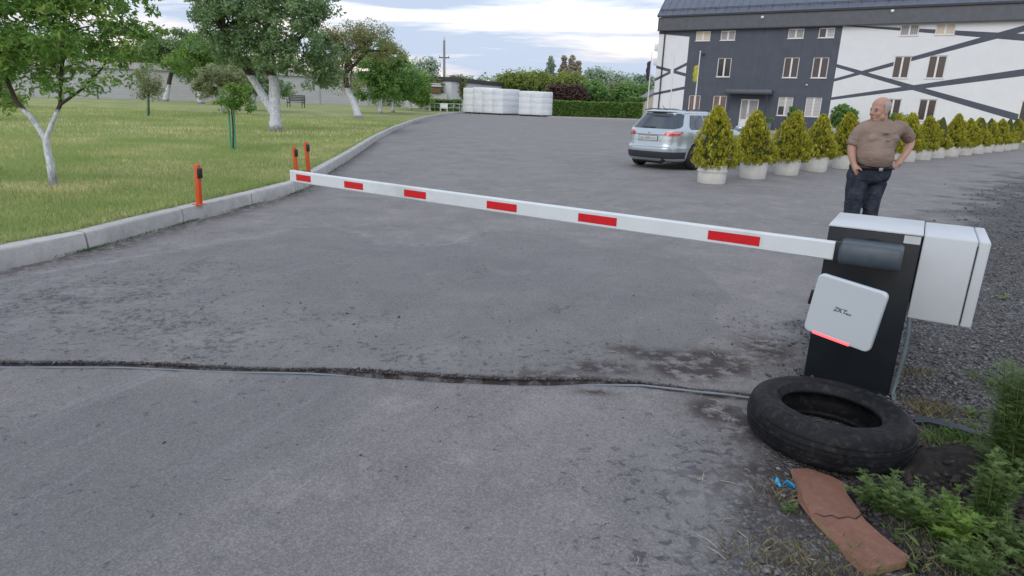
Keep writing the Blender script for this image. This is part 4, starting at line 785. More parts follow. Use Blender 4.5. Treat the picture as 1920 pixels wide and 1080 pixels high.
# reader
def reader():
    A=P(1527,512,3.36);B=P(1655,548,3.115);C=P(1638,668,3.115);D=P(1513,618,3.36)
    u=B-A; v=A-D; u_=(B-A+C-D)/2; v_=(A-D+B-C)/2; wd=np.linalg.norm(u_); ht=np.linalg.norm(v_); ux_=u_/wd; vz=v_-ux_*(v_@ux_); vz/=np.linalg.norm(vz); nn=np.cross(ux_,vz); c=(A+B+C+D)/4
    M_=Matrix(((ux_[0],vz[0],nn[0],c[0]),(ux_[1],vz[1],nn[1],c[1]),(ux_[2],vz[2],nn[2],c[2]),(0,0,0,1)))
    r=tag(empty('card_reader'),'square white long-range reader panel glowing red along its lower edge','reader'); r.matrix_world=M_
    hw,hh=wd/2,ht/2; q=.028
    mb=MB(); out=[]
    def rr(s,z,q_=q):
        pts=[]
        for cx,cy,a0 in ((hw-q_,hh-q_,0),(-hw+q_,hh-q_,90),(-hw+q_,-hh+q_,180),(hw-q_,-hh+q_,270)):
            for k in range(5): a_=R_(a0+k*22.5); pts.append(((cx+q_*math.cos(a_))*s,(cy+q_*math.sin(a_))*s,z))
        return pts
    mb.rings([rr(.97,-.045),rr(1,-.035),rr(1,-.012),rr(.993,-.004),rr(.978,-.0005),rr(.965,0),rr(.90,.0)])
    b=new('reader_white'); setp(b,(.50,.555,.60),.3,spec=.5); mb.build('panel',b.m,r,smooth=True)
    e=new('red_light'); setp(e,(.8,.15,.15),.4); e.bs.inputs['Emission Color'].default_value=(1,.10,.13,1); e.bs.inputs['Emission Strength'].default_value=1.1
    mb=MB(); mb.box(-hw*.70,hw*.42,-hh-.0015,-hh+.0145,-.028,.0012); mb.build('light_bar',e.m,r,bevel=.001)
    def txt(s,size,x,y,name,sh=0):
        cu=bpy.data.curves.new(name,'FONT'); cu.body=s; cu.size=size; cu.shear=sh; cu.extrude=.0006; cu.offset=.0004; o=bpy.data.objects.new(name,cu); COL.objects.link(o); dg=bpy.context.evaluated_depsgraph_get(); me=bpy.data.meshes.new_from_object(o.evaluated_get(dg)); bpy.data.objects.remove(o)
        o=bpy.data.objects.new(name,me); me.materials.append(mat('logo_ink',(.05,.06,.07))); COL.objects.link(o); o.parent=r; o.location=(x,y,.0012); return o
    txt('ZKT',.034,-.052,-.004,'logo_letters',.25); txt('eco',.020,.012,-.004,'logo_letters')
    mb=MB(); mb.box(-.05,.05,-.05,.05,-.10,-.046); mb.box(-hw-.03,-hw+.04,-.035,.05,-.075,-.05); mb.build('bracket',M_BLK,r,bevel=.003)
    mb=MB(); mb.tube([(0.0,-.0,-.10),(.04,.0,-.20)],.018,8); mb.build('mount_arm',M_BLK,r)
reader()

# ---------------------------------------------------------------- tyre
b=new('rubber'); p=b.vec(); f=b.noise(p,5,7,.65); c=b.ramp(f,[(.3,(.006,.007,.009)),(.75,(.018,.019,.023))]); c=b.mix(b.math('MULTIPLY',b.ramp(b.noise(p,24,8,.75),[(.50,0.),(.68,1.)]),.45),c,(.085,.078,.076))
n1=b.bump(b.noise(p,60,5),.35,.004); setp(b,c,.6,nrm=n1,spec=.16); M_RUB=b.m
tc_=np.array([1.6,2.875,0]); ty=tag(empty('tyre',tuple(tc_)),'worn black tyre lying flat at the foot of the barrier','tyre')
ty.rotation_euler=(R_(-1.5),R_(2.0),0)
mb=MB(); Rt=.385
prof=[(.232,.045),(.240,.028),(.262,.018),(.31,.008),(.345,.012),(.366,.028),(.376,.045),
      (.3765,.060),(.371,.062),(.371,.067),(.379,.069),(.383,.088),(.377,.090),(.377,.095),(.384,.097),(.384,.113),(.378,.115),(.378,.120),(.383,.122),(.380,.142),(.374,.144),(.374,.149),(.377,.151),
      (.372,.172),(.360,.192),(.340,.206),(.333,.208),(.331,.211),(.312,.213),(.290,.210),(.268,.203),(.262,.205),(.256,.2045),(.252,.198),(.244,.190),(.236,.182),(.229,.176),(.226,.168),(.230,.160),
      (.245,.168),(.275,.185),(.32,.190),(.352,.172),(.362,.14),(.364,.11),(.362,.08),(.352,.048),(.32,.032),(.27,.032),(.245,.045),(.236,.054)]
mb.lathe(prof,96,closed=True); mb.build('carcass',M_RUB,ty,smooth=True)
# soil inside the tyre
b=new('dark_soil'); p=b.pos(); c=b.ramp(b.noise(p,16,7,.7),[(.3,(.010,.008,.008)),(.7,(.045,.036,.034))]); setp(b,c,.95,nrm=b.bump(b.noise(p,40,7,.75),1,.03)); M_SOIL=b.m
def soil_patch(name,cx,cy,rx,ry,h,seed,rot=0,n=46):
    V=[];xs=np.linspace(-1,1,n); X,Y=np.meshgrid(xs,xs); r=np.hypot(X,Y)*(1+.35*(fbm(X*2+5,Y*2,3,seed)-.5)); wx=cx+(X*rx)*math.cos(rot)-(Y*ry)*math.sin(rot); wy=cy+(X*rx)*math.sin(rot)+(Y*ry)*math.cos(rot)
    Z=h*ss((1-r)/.8)*(.35+1.3*fbm(wx*9,wy*9,5,seed+3))-.03*ss((r-.85)/.2); V=np.stack([wx,wy,Z],-1).reshape(-1,3); I=np.arange(n*n).reshape(n,n); Fq=np.stack([I[:-1,:-1],I[:-1,1:],I[1:,1:],I[1:,:-1]],-1).reshape(-1,4)
    return tag(npmesh(name,V,Fq,M_SOIL,smooth=True),kind='structure')
soil_patch('soil',tc_[0],tc_[1],.25,.25,.05,4)
q=g(1800,900); soil_patch('soil_mound',q[0]+.05,q[1]+.02,.44,.25,.10,9,-.35,n=90)
q=g(1640,1000); soil_patch('soil',q[0]+.16,q[1]-.02,.46,.27,.018,12,-.4); q=g(1860,1010); soil_patch('soil',q[0],q[1],.35,.3,.018,14,0)

# ---------------------------------------------------------------- slab, scrap, cable, pipe
def slab():
    pts=[(1484,876),(1515,878),(1560,893),(1583,905),(1588,925),(1606,950),(1622,975),(1650,1000),(1682,1026),(1707,1044),(1700,1052),(1660,1062),(1626,1069),(1600,1050),(1572,1020),(1545,990),(1520,962),(1502,935),(1496,905)]
    T=.030; W=[g(x,y,T) for x,y in pts]; c=sum(W)/len(W); n=len(W); mb=MB(); top=[p_-c for p_ in W]
    rs=[]; 
    for z,o in ((-T,.0),(-T*.6,.006),(-T*.25,-.004),(0,-.010)):
        R=[]
        for i,p_ in enumerate(top):
            j=random.uniform(-.006,.006) if i>=12 else random.uniform(-.0015,.0015); k_=1+ (o+j)/np.linalg.norm(p_[:2]) if i>=12 or i<1 else 1+j*.3
            R.append((p_[0]*k_,p_[1]*k_,z+(random.uniform(-.003,.002) if z==0 and i>=12 else 0)))
        rs.append(R)
    mb.rings(rs[:3]+[rs[3]])
    b=new('fired_clay'); p=b.vec(); c_=b.ramp(b.noise(p,7,6,.65),[(.3,(.155,.072,.048)),(.7,(.215,.102,.070))]); c_=b.mix(b.math('MULTIPLY',b.ramp(b.noise(p,30,6,.7),[(.52,0.),(.7,1.)]),.5),c_,(.27,.17,.12))
    vr=b.n('ShaderNodeTexVoronoi',feature='DISTANCE_TO_EDGE'); b.L.new(p,vr.inputs['Vector']); vr.inputs['Scale'].default_value=2.3; 
    sp=b.n('ShaderNodeSeparateXYZ'); b.L.new(b.n('ShaderNodeNewGeometry').outputs['Normal'],sp.inputs[0])
    c_=b.mix(b.math('LESS_THAN',sp.outputs[2],.5),c_,b.mix(b.noise(p,70,4),(.12,.07,.035),(.34,.22,.12)))
    setp(b,c_,.8,nrm=b.bump(b.noise(p,60,6,.7),.6,.006)); o=mb.build('clay_slab',b.m); o.location=tuple(c); tag(o,'broken reddish clay slab with one jagged edge lying beside the tyre','slab')
    # jagged dark crack across the face
    cr=[(1527,962),(1545,968),(1560,966),(1572,972),(1590,969),(1604,973),(1614,966),(1618,955)]
    mb=MB(); Wc=[g(x,y,T+.0012)-c for x,y in cr]; mb.tube([(p_[0],p_[1],p_[2]) for p_ in Wc],[.0015,.003,.0025,.0035,.003,.0035,.003,.0012],5); k=mb.build('crack',mat('crack_dark',(.035,.018,.012)),o)
slab()
# blue plastic scrap
q=g(1470,908,.012); mb=MB(); V=[];
for i in range(9):
    for j in range(5):
        s,t_=i/8-.5,j/4-.5; V.append((s*.085+.01*math.sin(t_*9),t_*.026+.012*math.sin(s*11),.012*math.sin(s*14+t_*7)+.012*math.cos(t_*8+s*5)))
mb.add(V,[(i*5+j,(i+1)*5+j,(i+1)*5+j+1,i*5+j+1) for i in range(8) for j in range(4)]); b=new('blue_plastic'); setp(b,(.03,.30,.55),.3,spec=.6); o=mb.build('plastic_scrap',b.m,smooth=True); o.location=tuple(q); o.rotation_euler=(0,0,-.3); m_=o.modifiers.new('s','SOLIDIFY'); m_.thickness=.0012; apply(o); tag(o,'crumpled bright blue plastic scrap on the gravel left of the clay slab','litter')
# cable across the road, surfacing towards the barrier
M_CBL=mat('cable_sheath',(.16,.185,.215),.45,.15,9)
pts=[]
for i,x in enumerate(np.linspace(-4.6,1.60,170)):
    y=float(trench_y(x)); s=float(ss((x-.2)/.7)); z=-.030+.024*float(vnoise(x*1.6,0,3))+.032*s; y=y-.012-.012*float(vnoise(x*1.3,0,5))-.012*s
    if x>1.18: y-= (x-1.18)*.10*math.sin((x-1.18)*4)
    pts.append((x,y,z))
mb=MB(); mb.tube(pts,.0075,8); o=mb.build('cable',M_CBL,smooth=True); tag(o,'grey cable laid in a cut trench across the road up to the tyre','cable')
# rubble heaped along the trench
def stones(name,X,Y,Z,s,m,lab,cat,sq=.6,kind='stuff'):
    base=np.array([(1,0,0),(-1,0,0),(0,1,0),(0,-1,0),(0,0,1),(0,0,-1),(.6,.6,.5),(-.6,.6,.4),(-.6,-.6,.5),(.6,-.6,.45)],float)
    Fb=np.array([(4,0,6),(4,6,2),(4,2,7),(4,7,1),(4,1,8),(4,8,3),(4,3,9),(4,9,0),(0,5,6),(6,5,2),(2,5,7),(7,5,1),(1,5,8),(8,5,3),(3,5,9),(9,5,0)])
    n=len(X); jit=base[None]*rng.uniform(.6,1.35,(n,10,1)); jit[:,:,2]*=sq; a=rng.uniform(0,6.283,n); ca,sa=np.cos(a)[:,None],np.sin(a)[:,None]; tl=rng.normal(0,.35,(n,1))
    el_=rng.uniform(.6,1.0,(n,1)); x_=jit[:,:,0]*s[:,None]; y_=jit[:,:,1]*s[:,None]*el_; z_=jit[:,:,2]*s[:,None]+tl*x_
    V=np.stack([X[:,None]+x_*ca-y_*sa,Y[:,None]+x_*sa+y_*ca,Z[:,None]+z_],-1).reshape(-1,3); Fq=(Fb[None]+10*np.arange(n)[:,None,None]).reshape(-1,3)
    o=npmesh(name,V,Fq,m,{'rnd':('POINT',np.repeat(rng.uniform(0,1,n),10))}); return tag(o,lab,cat,kind=kind)
b=new('crushed_stone'); a_=b.attr('rnd'); p=b.pos(); c=b.ramp(a_,[(0,(.035,.035,.042)),(.5,(.095,.095,.105)),(.85,(.17,.17,.18)),(1,(.36,.35,.36))]); c=b.mix(b.noise(p,90,4),c,(.10,.095,.09)); setp(b,c,.85,nrm=b.bump(b.noise(p,150,3),.5,.003)); M_STONE=b.m
b=new('rubble_dark'); a_=b.attr('rnd'); c=b.ramp(a_,[(0,(.03,.028,.032)),(.7,(.085,.078,.080)),(1,(.17,.16,.165))]); setp(b,c,.9); M_RUBL=b.m
n=12000; X=rng.uniform(-4.4,1.5,n); dens=np.clip(.25+1.3*fbm(X*1.7,X*0,3,71),0,1); keep=rng.uniform(0,1,n)<dens; X=X[keep]; n=len(X); amp=.006+.05*np.clip(fbm(X*1.9,X*0,3,75)-.35,0,1); off=np.abs(rng.normal(0,1,n)); Y=trench_y(X)+.012+off*amp*.6; Z=.004+.018*np.exp(-((off-.6)/.6)**2)*rng.uniform(0,1,n)*amp/.03
stones('trench_rubble',X,Y,Z,rng.uniform(0,1,n)**3*.012+.0018,M_RUBL,'crumbled dark asphalt rubble along the cable trench','rubble')
# loose gravel of the verge
def gravel():
    XS=[];YS=[];SS=[]
    for (x0,x1,y0,y1,dn,s0,s1) in [(.6,4.6,1.7,4.6,1500,.006,.019),(1.8,9,4.6,9,430,.008,.022),(4,16,9,16,60,.012,.03)]:
        n=int((x1-x0)*(y1-y0)*dn); X=rng.uniform(x0,x1,n);Y=rng.uniform(y0,y1,n); m=gravelmask(X,Y); k=rng.uniform(0,1,n)<np.clip(m,0,1)**1.5; k&=X<Y*.92+.5
        k&=~((Y<3.1)&(X<1.9)&(rng.uniform(0,1,n)<.75))
        XS.append(X[k]);YS.append(Y[k]);SS.append(rng.uniform(0,1,k.sum())**2*(s1-s0)+s0)
    X=np.concatenate(XS);Y=np.concatenate(YS);s=np.concatenate(SS); keep=np.hypot(X-tc_[0],Y-tc_[1])>.39; X,Y,s=X[keep],Y[keep],s[keep]
    stones('gravel',X,Y,(fbm(X*9,Y*9,4,3)-.5)*.05+s*.15,s,M_STONE,'dark crushed stone covering the verge right of the barrier','gravel')
    n=420; X=rng.uniform(-4.2,2.0,n); Y=np.concatenate([rng.uniform(1.7,5.5,n//2),rng.uniform(3.4,4.8,n-n//2)]); pw=rng.uniform(0,1,n); k=pw<np.clip(.15+.85*ss((X+.2)/1.6)+.5*fbm(X,Y,3,81)**2,0,1); X,Y=X[k],Y[k]
    stones('grit',X,Y,np.full(len(X),.002),rng.uniform(.003,.011,len(X))*(.8+Y*.06),M_RUBL,'small dark stones scattered over the asphalt','grit')
gravel()
b=new('earth_clod'); a_=b.attr('rnd'); p=b.pos(); setp(b,b.mix(b.noise(p,50,4),b.ramp(a_,[(0,(.012,.010,.010)),(1,(.085,.070,.066))]),(.03,.025,.024)),.95,nrm=b.bump(b.noise(p,60,4),.7,.01)); M_CLOD=b.m
q=g(1800,900); n=1300; X=q[0]+.05+rng.normal(0,.2,n); Y=q[1]+.02+rng.normal(0,.12,n); stones('soil_clods',X,Y,.01+.10*rng.uniform(.5,1,n)*np.exp(-((X-q[0]-.05)/.25)**2-((Y-q[1]-.02)/.15)**2),rng.uniform(.006,.034,n)*rng.uniform(.3,1,n),M_CLOD,'loose dark clods of earth heaped right of the tyre','soil'); n=3200; X=rng.uniform(1.45,2.25,n); Y=rng.uniform(1.75,2.5,n); k=(np.hypot(X-tc_[0],Y-tc_[1])>.40)&(X>1.42+.35*(Y-1.8)*0+(2.55-Y)*.10); X,Y=X[k],Y[k]; stones('earth_crumbs',X,Y,np.full(len(X),.010)+rng.uniform(0,.012,len(X)),rng.uniform(0,1,len(X))**2*.018+.004,M_CLOD,'crumbs of dark earth between the weeds at the bottom right','soil')
mb=MB()
for k in range(46):
    px=random.choice([random.uniform(1150,1500),random.uniform(1300,1560)]); py=random.uniform(600,1070)
    if (px-1562)**2/170**2+(py-800)**2/105**2<1.05: continue
    q=g(px,py,.006); a_=random.uniform(0,6.28); L_=random.uniform(.012,.06); d=np.array([math.cos(a_),math.sin(a_),0]); n_=np.array([-d[1],d[0],0]); mb.tube([q-d*L_,q+n_*L_*random.uniform(-.3,.3)+np.array([0,0,.006]),q+d*L_],.0014,4)
tag(mb.build('straw',mat('straw',(.36,.33,.25),.8,.4,20)),'thin dry straws and twigs scattered over the asphalt by the tyre','straw',kind='stuff')
# dark twin pipe among the weeds
A_=g(1742,790,.03); B_=g(1862,826,.03); mb=MB(); 
for o_ in (0,.03): mb.tube([A_+np.array([-.05,.03+o_,-.02]),A_+np.array([0,o_,.0]),(A_+B_)/2+np.array([0,o_-.01,.012]),B_+np.array([0,o_,0]),B_+np.array([.12,-.05+o_,-.02])],.0135,10)
tag(mb.build('drain_pipe',mat('pipe_plastic',(.035,.045,.06),.35),smooth=True),'dark twin plastic pipe lying in the weeds right of the tyre','pipe')

# ---------------------------------------------------------------- weeds
LM_W1=leafmat('weed_green',(0.066, 0.113, 0.034),(0.138, 0.221, 0.068),(0.221, 0.302, 0.114),0.42); LM_W2=leafmat('weed_bright',(0.084, 0.156, 0.024),(0.18, 0.3, 0.048),(0.264, 0.384, 0.096),0.42); LM_DRY=leafmat('dry_grass',(.11,.10,.055),(.22,.195,.12),(.34,.30,.19),.2)
def weed(name,label,base,h,nst,spread,lm,seed,ll=.06,cat='weed',lean=(0,0),grp=None,feather=True):
    rg=np.random.default_rng(seed); root=tag(empty(name,tuple(base)),label,cat,grp); mb=MB(); VV=[];FF=[];RN=[]
    for s in range(nst):
        a=rg.uniform(0,6.283); r=rg.uniform(.2,1)*spread; hh_=h*rg.uniform(.55,1.05); pts=[]; b0=np.array([rg.normal(0,spread*.18),rg.normal(0,spread*.18),-.01])
        for t in np.linspace(0,1,7): pts.append(b0+np.array([math.cos(a)*r*t**1.5+lean[0]*t,math.sin(a)*r*t**1.5+lean[1]*t,hh_*t]))
        mb.tube(pts,np.linspace(.0032,.0012,7),5)
        nl=int(12+hh_*100)
        for k in range(nl):
            t=.12+.88*k/nl; i=min(5,int(t*6)); f=t*6-i; p0=pts[i]*(1-f)+pts[i+1]*f; la=rg.uniform(0,6.283) ; L=ll*(1.15-.55*t)*rg.uniform(.6,1.2); up=rg.uniform(.2,.75)
            d=np.array([math.cos(la),math.sin(la),up]); d/=np.linalg.norm(d); sd_=np.cross(d,[0,0,1.]); sd_/=np.linalg.norm(sd_)+1e-9; nn=np.cross(sd_,d)
            rv=rg.uniform(0,1)*.7+.3*t
            def leafq(o,dv,l,w_):
                sv=np.cross(dv,nn); sv/=np.linalg.norm(sv)+1e-9; k0=len(VV); VV.extend([o,o+dv*l*.5+sv*w_,o+dv*l-np.array([0,0,.25*l]),o+dv*l*.5-sv*w_]); FF.append((k0,k0+1,k0+2,k0+3)); RN.extend([rv]*4)
            leafq(p0,d,L,L*.075)
            if feather:
                for q_ in (.15,.30,.45,.60,.75,.88):
                    for sg in (-1,1): dv=d*.75+sd_*sg*.75; leafq(p0+d*L*q_-np.array([0,0,.25*L*q_**2]),dv/np.linalg.norm(dv),L*.50*(1.12-q_),L*.036)
    mb.build('stems',mat('weed_stem',(.09,.12,.04),.7),root); npmesh('leaves',VV,FF,lm,{'rnd':('POINT',RN)},root); return root
W=[('leafy green weed just below the tyre beside the clay slab',(1655,955),.16,17,.14,LM_W1,1,.058),('feathery weed between the tyre and the bright weed',(1705,975),.16,17,.13,LM_W1,2,.055),('bright yellow-green feathery weed right of the clay slab',(1765,1010),.18,18,.14,LM_W2,3,.06),
   ('low green weed under the bright weed near the bottom edge',(1800,1062),.13,14,.15,LM_W1,4,.05),('green weed at the bottom right corner',(1890,1050),.19,18,.15,LM_W1,5,.05),('green weed rising left of the corner weed before the soil mound',(1852,1010),.15,13,.12,LM_W1,6,.045),
   ('small sprig of weed below the blue scrap at the slab edge',(1480,958),.05,4,.045,LM_W1,7,.035)]
for lab,px,h,ns,sp_,lm,sd0,ll in W: weed('weed',lab,g(*px),h,ns,sp_,lm,sd0,ll,grp='weeds by the tyre')
weed('tall_weed','tallest bushy green weed standing at the right edge of the photo',g(1880,925),.66,34,.12,LM_W1,11,.07,lean=(-.04,.02),grp='weeds by the tyre')
weed('tall_weed','tall weed in front of the tallest one at the right edge',g(1850,985),.34,24,.11,LM_W1,12,.06,grp='weeds by the tyre')
weed('tall_weed','second tall weed just outside the right edge',g(1955,900),.6,16,.13,LM_W1,13,.07,grp='weeds by the tyre')
weed('low_weed','patch of small green weed before the dark pipe',g(1795,812),.06,12,.10,LM_W1,14,.035,grp='weeds by the tyre')
weed('low_weed','small weed tuft growing in the gravel above the dark pipe',g(1820,775),.06,8,.08,LM_W1,15,.035,grp='weeds by the tyre')
weed('low_weed','small weed tuft in the gravel right of the control box',g(1880,560),.05,10,.12,LM_PL,16,.035,grp='weeds by the tyre')
# dry grass at the foot of things
def tufts(name,lab,zones,lm,h):
    X=[];Y=[]
    for (px,py,sx,sy,n) in zones: q=g(px,py); X.append(rng.normal(q[0],sx,n)); Y.append(rng.normal(q[1],sy,n))
    X=np.concatenate(X);Y=np.concatenate(Y); k=(np.hypot(X-tc_[0],Y-tc_[1])>.39); a_=g(1520,885); b_=g(1665,1055); v_=b_-a_; t_=np.clip(((X-a_[0])*v_[0]+(Y-a_[1])*v_[1])/(v_[:2]@v_[:2]),0,1); k&=np.hypot(X-a_[0]-t_*v_[0],Y-a_[1]-t_*v_[1])>.085; X,Y=X[k],Y[k]; n=len(X)
    o=blades(name,X,Y,np.zeros(n)-.004,h*rng.uniform(.4,1.3,n),np.full(n,.0022),lm,rng.uniform(0,1,n),lean=1.1); tag(o,lab,'grass',kind='stuff')
tufts('dry_grass','dry straw-coloured grass between the gravel and the weeds',[(1745,770,.07,.06,500),(1700,700,.1,.03,160),(1480,1045,.13,.07,420),(1600,1078,.2,.05,260),(1760,1050,.15,.08,500),(1860,880,.1,.1,400),(1470,930,.05,.06,160),(1840,830,.16,.10,400)],LM_DRY,.045)
def kerb_tufts():
    n=1500; Y=np.concatenate([rng.normal(c_,w_,n//6) for c_,w_ in ((6.4,.12),(7.9,.2),(9.3,.25),(6.9,.35),(10.8,.3),(14,1.5))]); X=kx(Y)+np.abs(rng.normal(.008,.022,len(Y)))
    o=blades('kerb_grass',X,Y,np.zeros(len(Y))-.004,.03*rng.uniform(.3,1.3,len(Y)),np.full(len(Y),.005),LM_W1,rng.uniform(0,.8,len(Y)),lean=.9); tag(o,'tiny grass tufts growing in the gutter at the foot of the kerb','grass',kind='stuff')
    Y=rng.uniform(5.2,26,9000); X=kx(Y)-.175+rng.uniform(-.03,.022,len(Y)); o=blades('kerb_edge_grass',X,Y,np.full(len(Y),KH-.035),.075*rng.uniform(.3,1.2,len(Y)),np.full(len(Y),.008),M_GRASS,rng.uniform(0,.7,len(Y)),lean=.8); tag(o,'grass fringe leaning over the back edge of the kerb','grass',kind='stuff')
kerb_tufts()
tufts('green_grass','short green grass among the weeds at the bottom right',[(1780,830,.10,.05,350),(1830,1050,.2,.08,500),(1890,900,.10,.12,500),(1680,1020,.12,.06,150),(1890,740,.08,.14,300)],LM_W1,.06)

# ---------------------------------------------------------------- silver estate car
def car():
    th_=.80; SC=1.03; r=tag(empty('estate_car',(3.37,16.86,0),th_),'silver estate car seen from its rear right corner, parked before the planters','car'); r.scale=(SC,SC,SC)
    LV=[ # z, rear x, front x, half width, exponent
     (.20,.20,4.30,.78,4.6),(.24,.10,4.42,.85,4.4),(.32,.03,4.50,.895,4.0),(.42,.000,4.52,.905,3.9),(.50,-.01,4.52,.91,3.8),(.555,-.005,4.52,.912,3.8),(.585,.03,4.51,.912,3.8),(.66,.052,4.49,.91,3.8),(.76,.058,4.42,.908,3.8),(.84,.075,4.30,.906,3.9),(.91,.10,4.05,.895,4.0),(.955,.13,3.75,.878,4.2),
     (.985,.16,3.45,.852,4.4),(1.05,.225,3.33,.815,4.6),(1.15,.325,3.13,.765,4.6),(1.25,.425,2.93,.715,4.5),(1.33,.50,2.75,.668,4.2),(1.385,.50,2.6,.622,3.9),(1.42,.44,2.45,.565,3.6),(1.442,.46,2.3,.48,3.2),(1.456,.60,2.05,.36,2.8),(1.463,.85,1.7,.17,2.4)]
    zA=np.array([l[0] for l in LV])
    def par(z): return [float(np.interp(z,zA,[l[i] for l in LV])) for i in (1,2,3,4)]
    def out(z,n=72):
        xr,xf,w_,e=par(z); xc=(xr+xf)/2; a_=(xf-xr)/2; R=[]
        for k in range(n):
            t=2*math.pi*k/n; c,s=math.cos(t),math.sin(t); R.append((xc+a_*math.copysign(abs(c)**(2/e),c),w_*math.copysign(abs(s)**(2/e),s),z))
        return R
    def rx(y,z,o=.004):      # rear surface
        xr,xf,w_,e=par(z); xc=(xr+xf)/2; a_=(xf-xr)/2; return xc-a_*(1-min(.999,abs(y/w_))**e)**(1/e)-o
    def sy(x,z,sg=-1,o=.004):
        xr,xf,w_,e=par(z); xc=(xr+xf)/2; a_=(xf-xr)/2; return sg*(w_*(1-min(.999,abs((x-xc)/a_))**e)**(1/e)+o)
    mb=MB(); zs=[]
    for a_,b_ in zip(zA[:-1],zA[1:]): zs+= [a_,(a_+b_)/2]
    zs.append(zA[-1]); mb.rings([out(z) for z in zs])
    b=new('silver_paint'); setp(b,b.mix(b.noise(b.vec(),2,3),(.40,.47,.51),(.46,.53,.57)),.25,metal=.45,coat=.6); M_P=b.m
    body=mb.build('body',M_P,r,smooth=True)
    ct=MB()
    for x in (.98,3.62): ct.tube([(x,-1.2,.33),(x,1.2,.33)],.375,40)
    c_=ct.build('cutter',M_P); c_.parent=r
    mo=body.modifiers.new('b','BOOLEAN'); mo.object=c_; mo.operation='DIFFERENCE'; mo.solver='EXACT'; bpy.context.view_layer.update(); apply(body); bpy.data.objects.remove(c_)
    body.data.polygons.foreach_set('use_smooth',[True]*len(body.data.polygons)); body.data.set_sharp_from_angle(angle=R_(45))
    def patch_rear(name,m,fy,z0,z1,o=.004,n=22,k=10,par_=r):
        V=[];
        for j in range(k+1):
            z=z0+(z1-z0)*j/k; ya,yb=fy((z-z0)/(z1-z0))
            for i in range(n+1): y=ya+(yb-ya)*i/n; V.append((rx(y,z,o),y,z))
        q=MB(); q.add(V,[(j*(n+1)+i,j*(n+1)+i+1,(j+1)*(n+1)+i+1,(j+1)*(n+1)+i) for j in range(k) for i in range(n)]); return q.build(name,m,par_,smooth=True)
    def patch_side(name,m,fx,z0,z1,sg,o=.004,n=20,k=8,par_=r):
        V=[]
        for j in range(k+1):
            z=z0+(z1-z0)*j/k; xa,xb=fx((z-z0)/(z1-z0))
            for i in range(n+1): x=xa+(xb-xa)*i/n; V.append((x,sy(x,z,sg,o),z))
        q=MB(); q.add(V,[(j*(n+1)+i,j*(n+1)+i+1,(j+1)*(n+1)+i+1,(j+1)*(n+1)+i) for j in range(k) for i in range(n)]); return q.build(name,m,par_,smooth=True)
    b=new('car_glass'); setp(b,b.mix(b.noise(b.vec(),3,3),(.020,.030,.045),(.045,.060,.085)),.06,spec=.8); M_CG=b.m
    # rear window: rounded trapezium
    def fy(t): w_=.735-.17*t; c_=math.sqrt(max(0,1-max(0,(.30-t)/.30)**2))*.13 -.13; d=math.sqrt(max(0,1-max(0,(t-.86)/.14)**2))*.05-.05; w_+=c_+d; return -w_,w_
    gl_=patch_rear('rear_window',M_CG,fy,1.01,1.375,.006,n=50,k=16)
    patch_rear('wiper',M_BLK,lambda t:(-.10,.26),1.025,1.05,.02,par_=gl_)
    pass
    patch_rear('brake_light',M_BLK,lambda t:(-.20,.20),1.375,1.395,.02)
    # lamps
    b=new('tail_red'); setp(b,b.mix(b.noise(b.vec(),14,2),(.38,.008,.012),(.60,.02,.03)),.15,spec=.7,coat=.5); M_TR=b.m
    b=new('tail_clear'); setp(b,(.62,.38,.38),.15,coat=.5); M_TC=b.m
    for sg in (-1,1):
        f1=lambda t,sg=sg:((sg*(.47-.08*math.sin(t*3)+.06*t)),sg*(.70+.07*t)) 
        l_=patch_rear('tail_light',M_TR,f1,.838,.950,.010,n=40); 
        patch_rear('reverse_lamp',M_TC,lambda t,sg=sg:(sg*(.55+.03*t),sg*.74),.908,.938,.014,par_=l_)
        pass
        patch_side('side_window',M_CG,lambda t:(.62+.26*t+(.10*(1-math.sqrt(max(0,1-(max(0,.4-t)/.4)**2)))),1.34+.08*t),1.0,1.345,sg,.005)
        patch_side('side_window',M_CG,lambda t:(1.42+.06*t,2.26-.02*t),1.0,1.345,sg,.005)
        patch_side('side_window',M_CG,lambda t:(2.33-.02*t,3.28-.52*t),1.0,1.345,sg,.005)
        patch_side('door_seam',M_BLK,lambda t:(1.385+.07*t,1.395+.07*t),.62,1.345,sg,.003,n=1); patch_side('door_seam',M_BLK,lambda t:(2.29-.02*t,2.30-.02*t),.35,1.345,sg,.003,n=1)
        patch_side('door_handle',M_P,lambda t:(1.52,1.72),.88,.905,sg,.02); patch_side('door_handle',M_P,lambda t:(2.45,2.65),.87,.895,sg,.02)
        mr=MB(); mr.ell((2.95,sg*.98,1.03),(.07,.11,.075)); mr.build('mirror',M_P,r,smooth=True)
        rl=MB(); rl.tube([(.75,sg*.60,1.45),(1.0,sg*.60,1.475),(2.2,sg*.585,1.475),(2.45,sg*.58,1.45)],.014,6); rl.build('roof_rail',M_DKM,r)
        pass
    # lower bumper skin in dark plastic, ending before the wheels
    patch_rear('lower_bumper',mat('bumper_plastic',(.030,.036,.045),.5),lambda t:(-.80-.02*t,.80+.02*t),.29,.455,.010,n=70)
    pass
    patch_rear('bumper_step',M_P,lambda t:(-.78,.78),.565,.588,.014,n=60)
    un=MB(); un.box(.42,4.1,-.66,.66,.19,.30); un.tube([(.02,-.45,.24),(.5,-.45,.24)],.035,10); un.tube([(.3,-.3,.24),(.3,.35,.24)],.09,12); un.build('underbody',M_BLK,r)
    npb=MB(); npb.box(rx(0,.76,.0)-.012,rx(0,.76,0)+.02,-.27,.27,.715,.835); pl_=npb.build('number_plate',mat('plate_white',(.55,.58,.58),.4),r,bevel=.003)
    fr=MB(); x_=rx(0,.76,0)-.0145; 
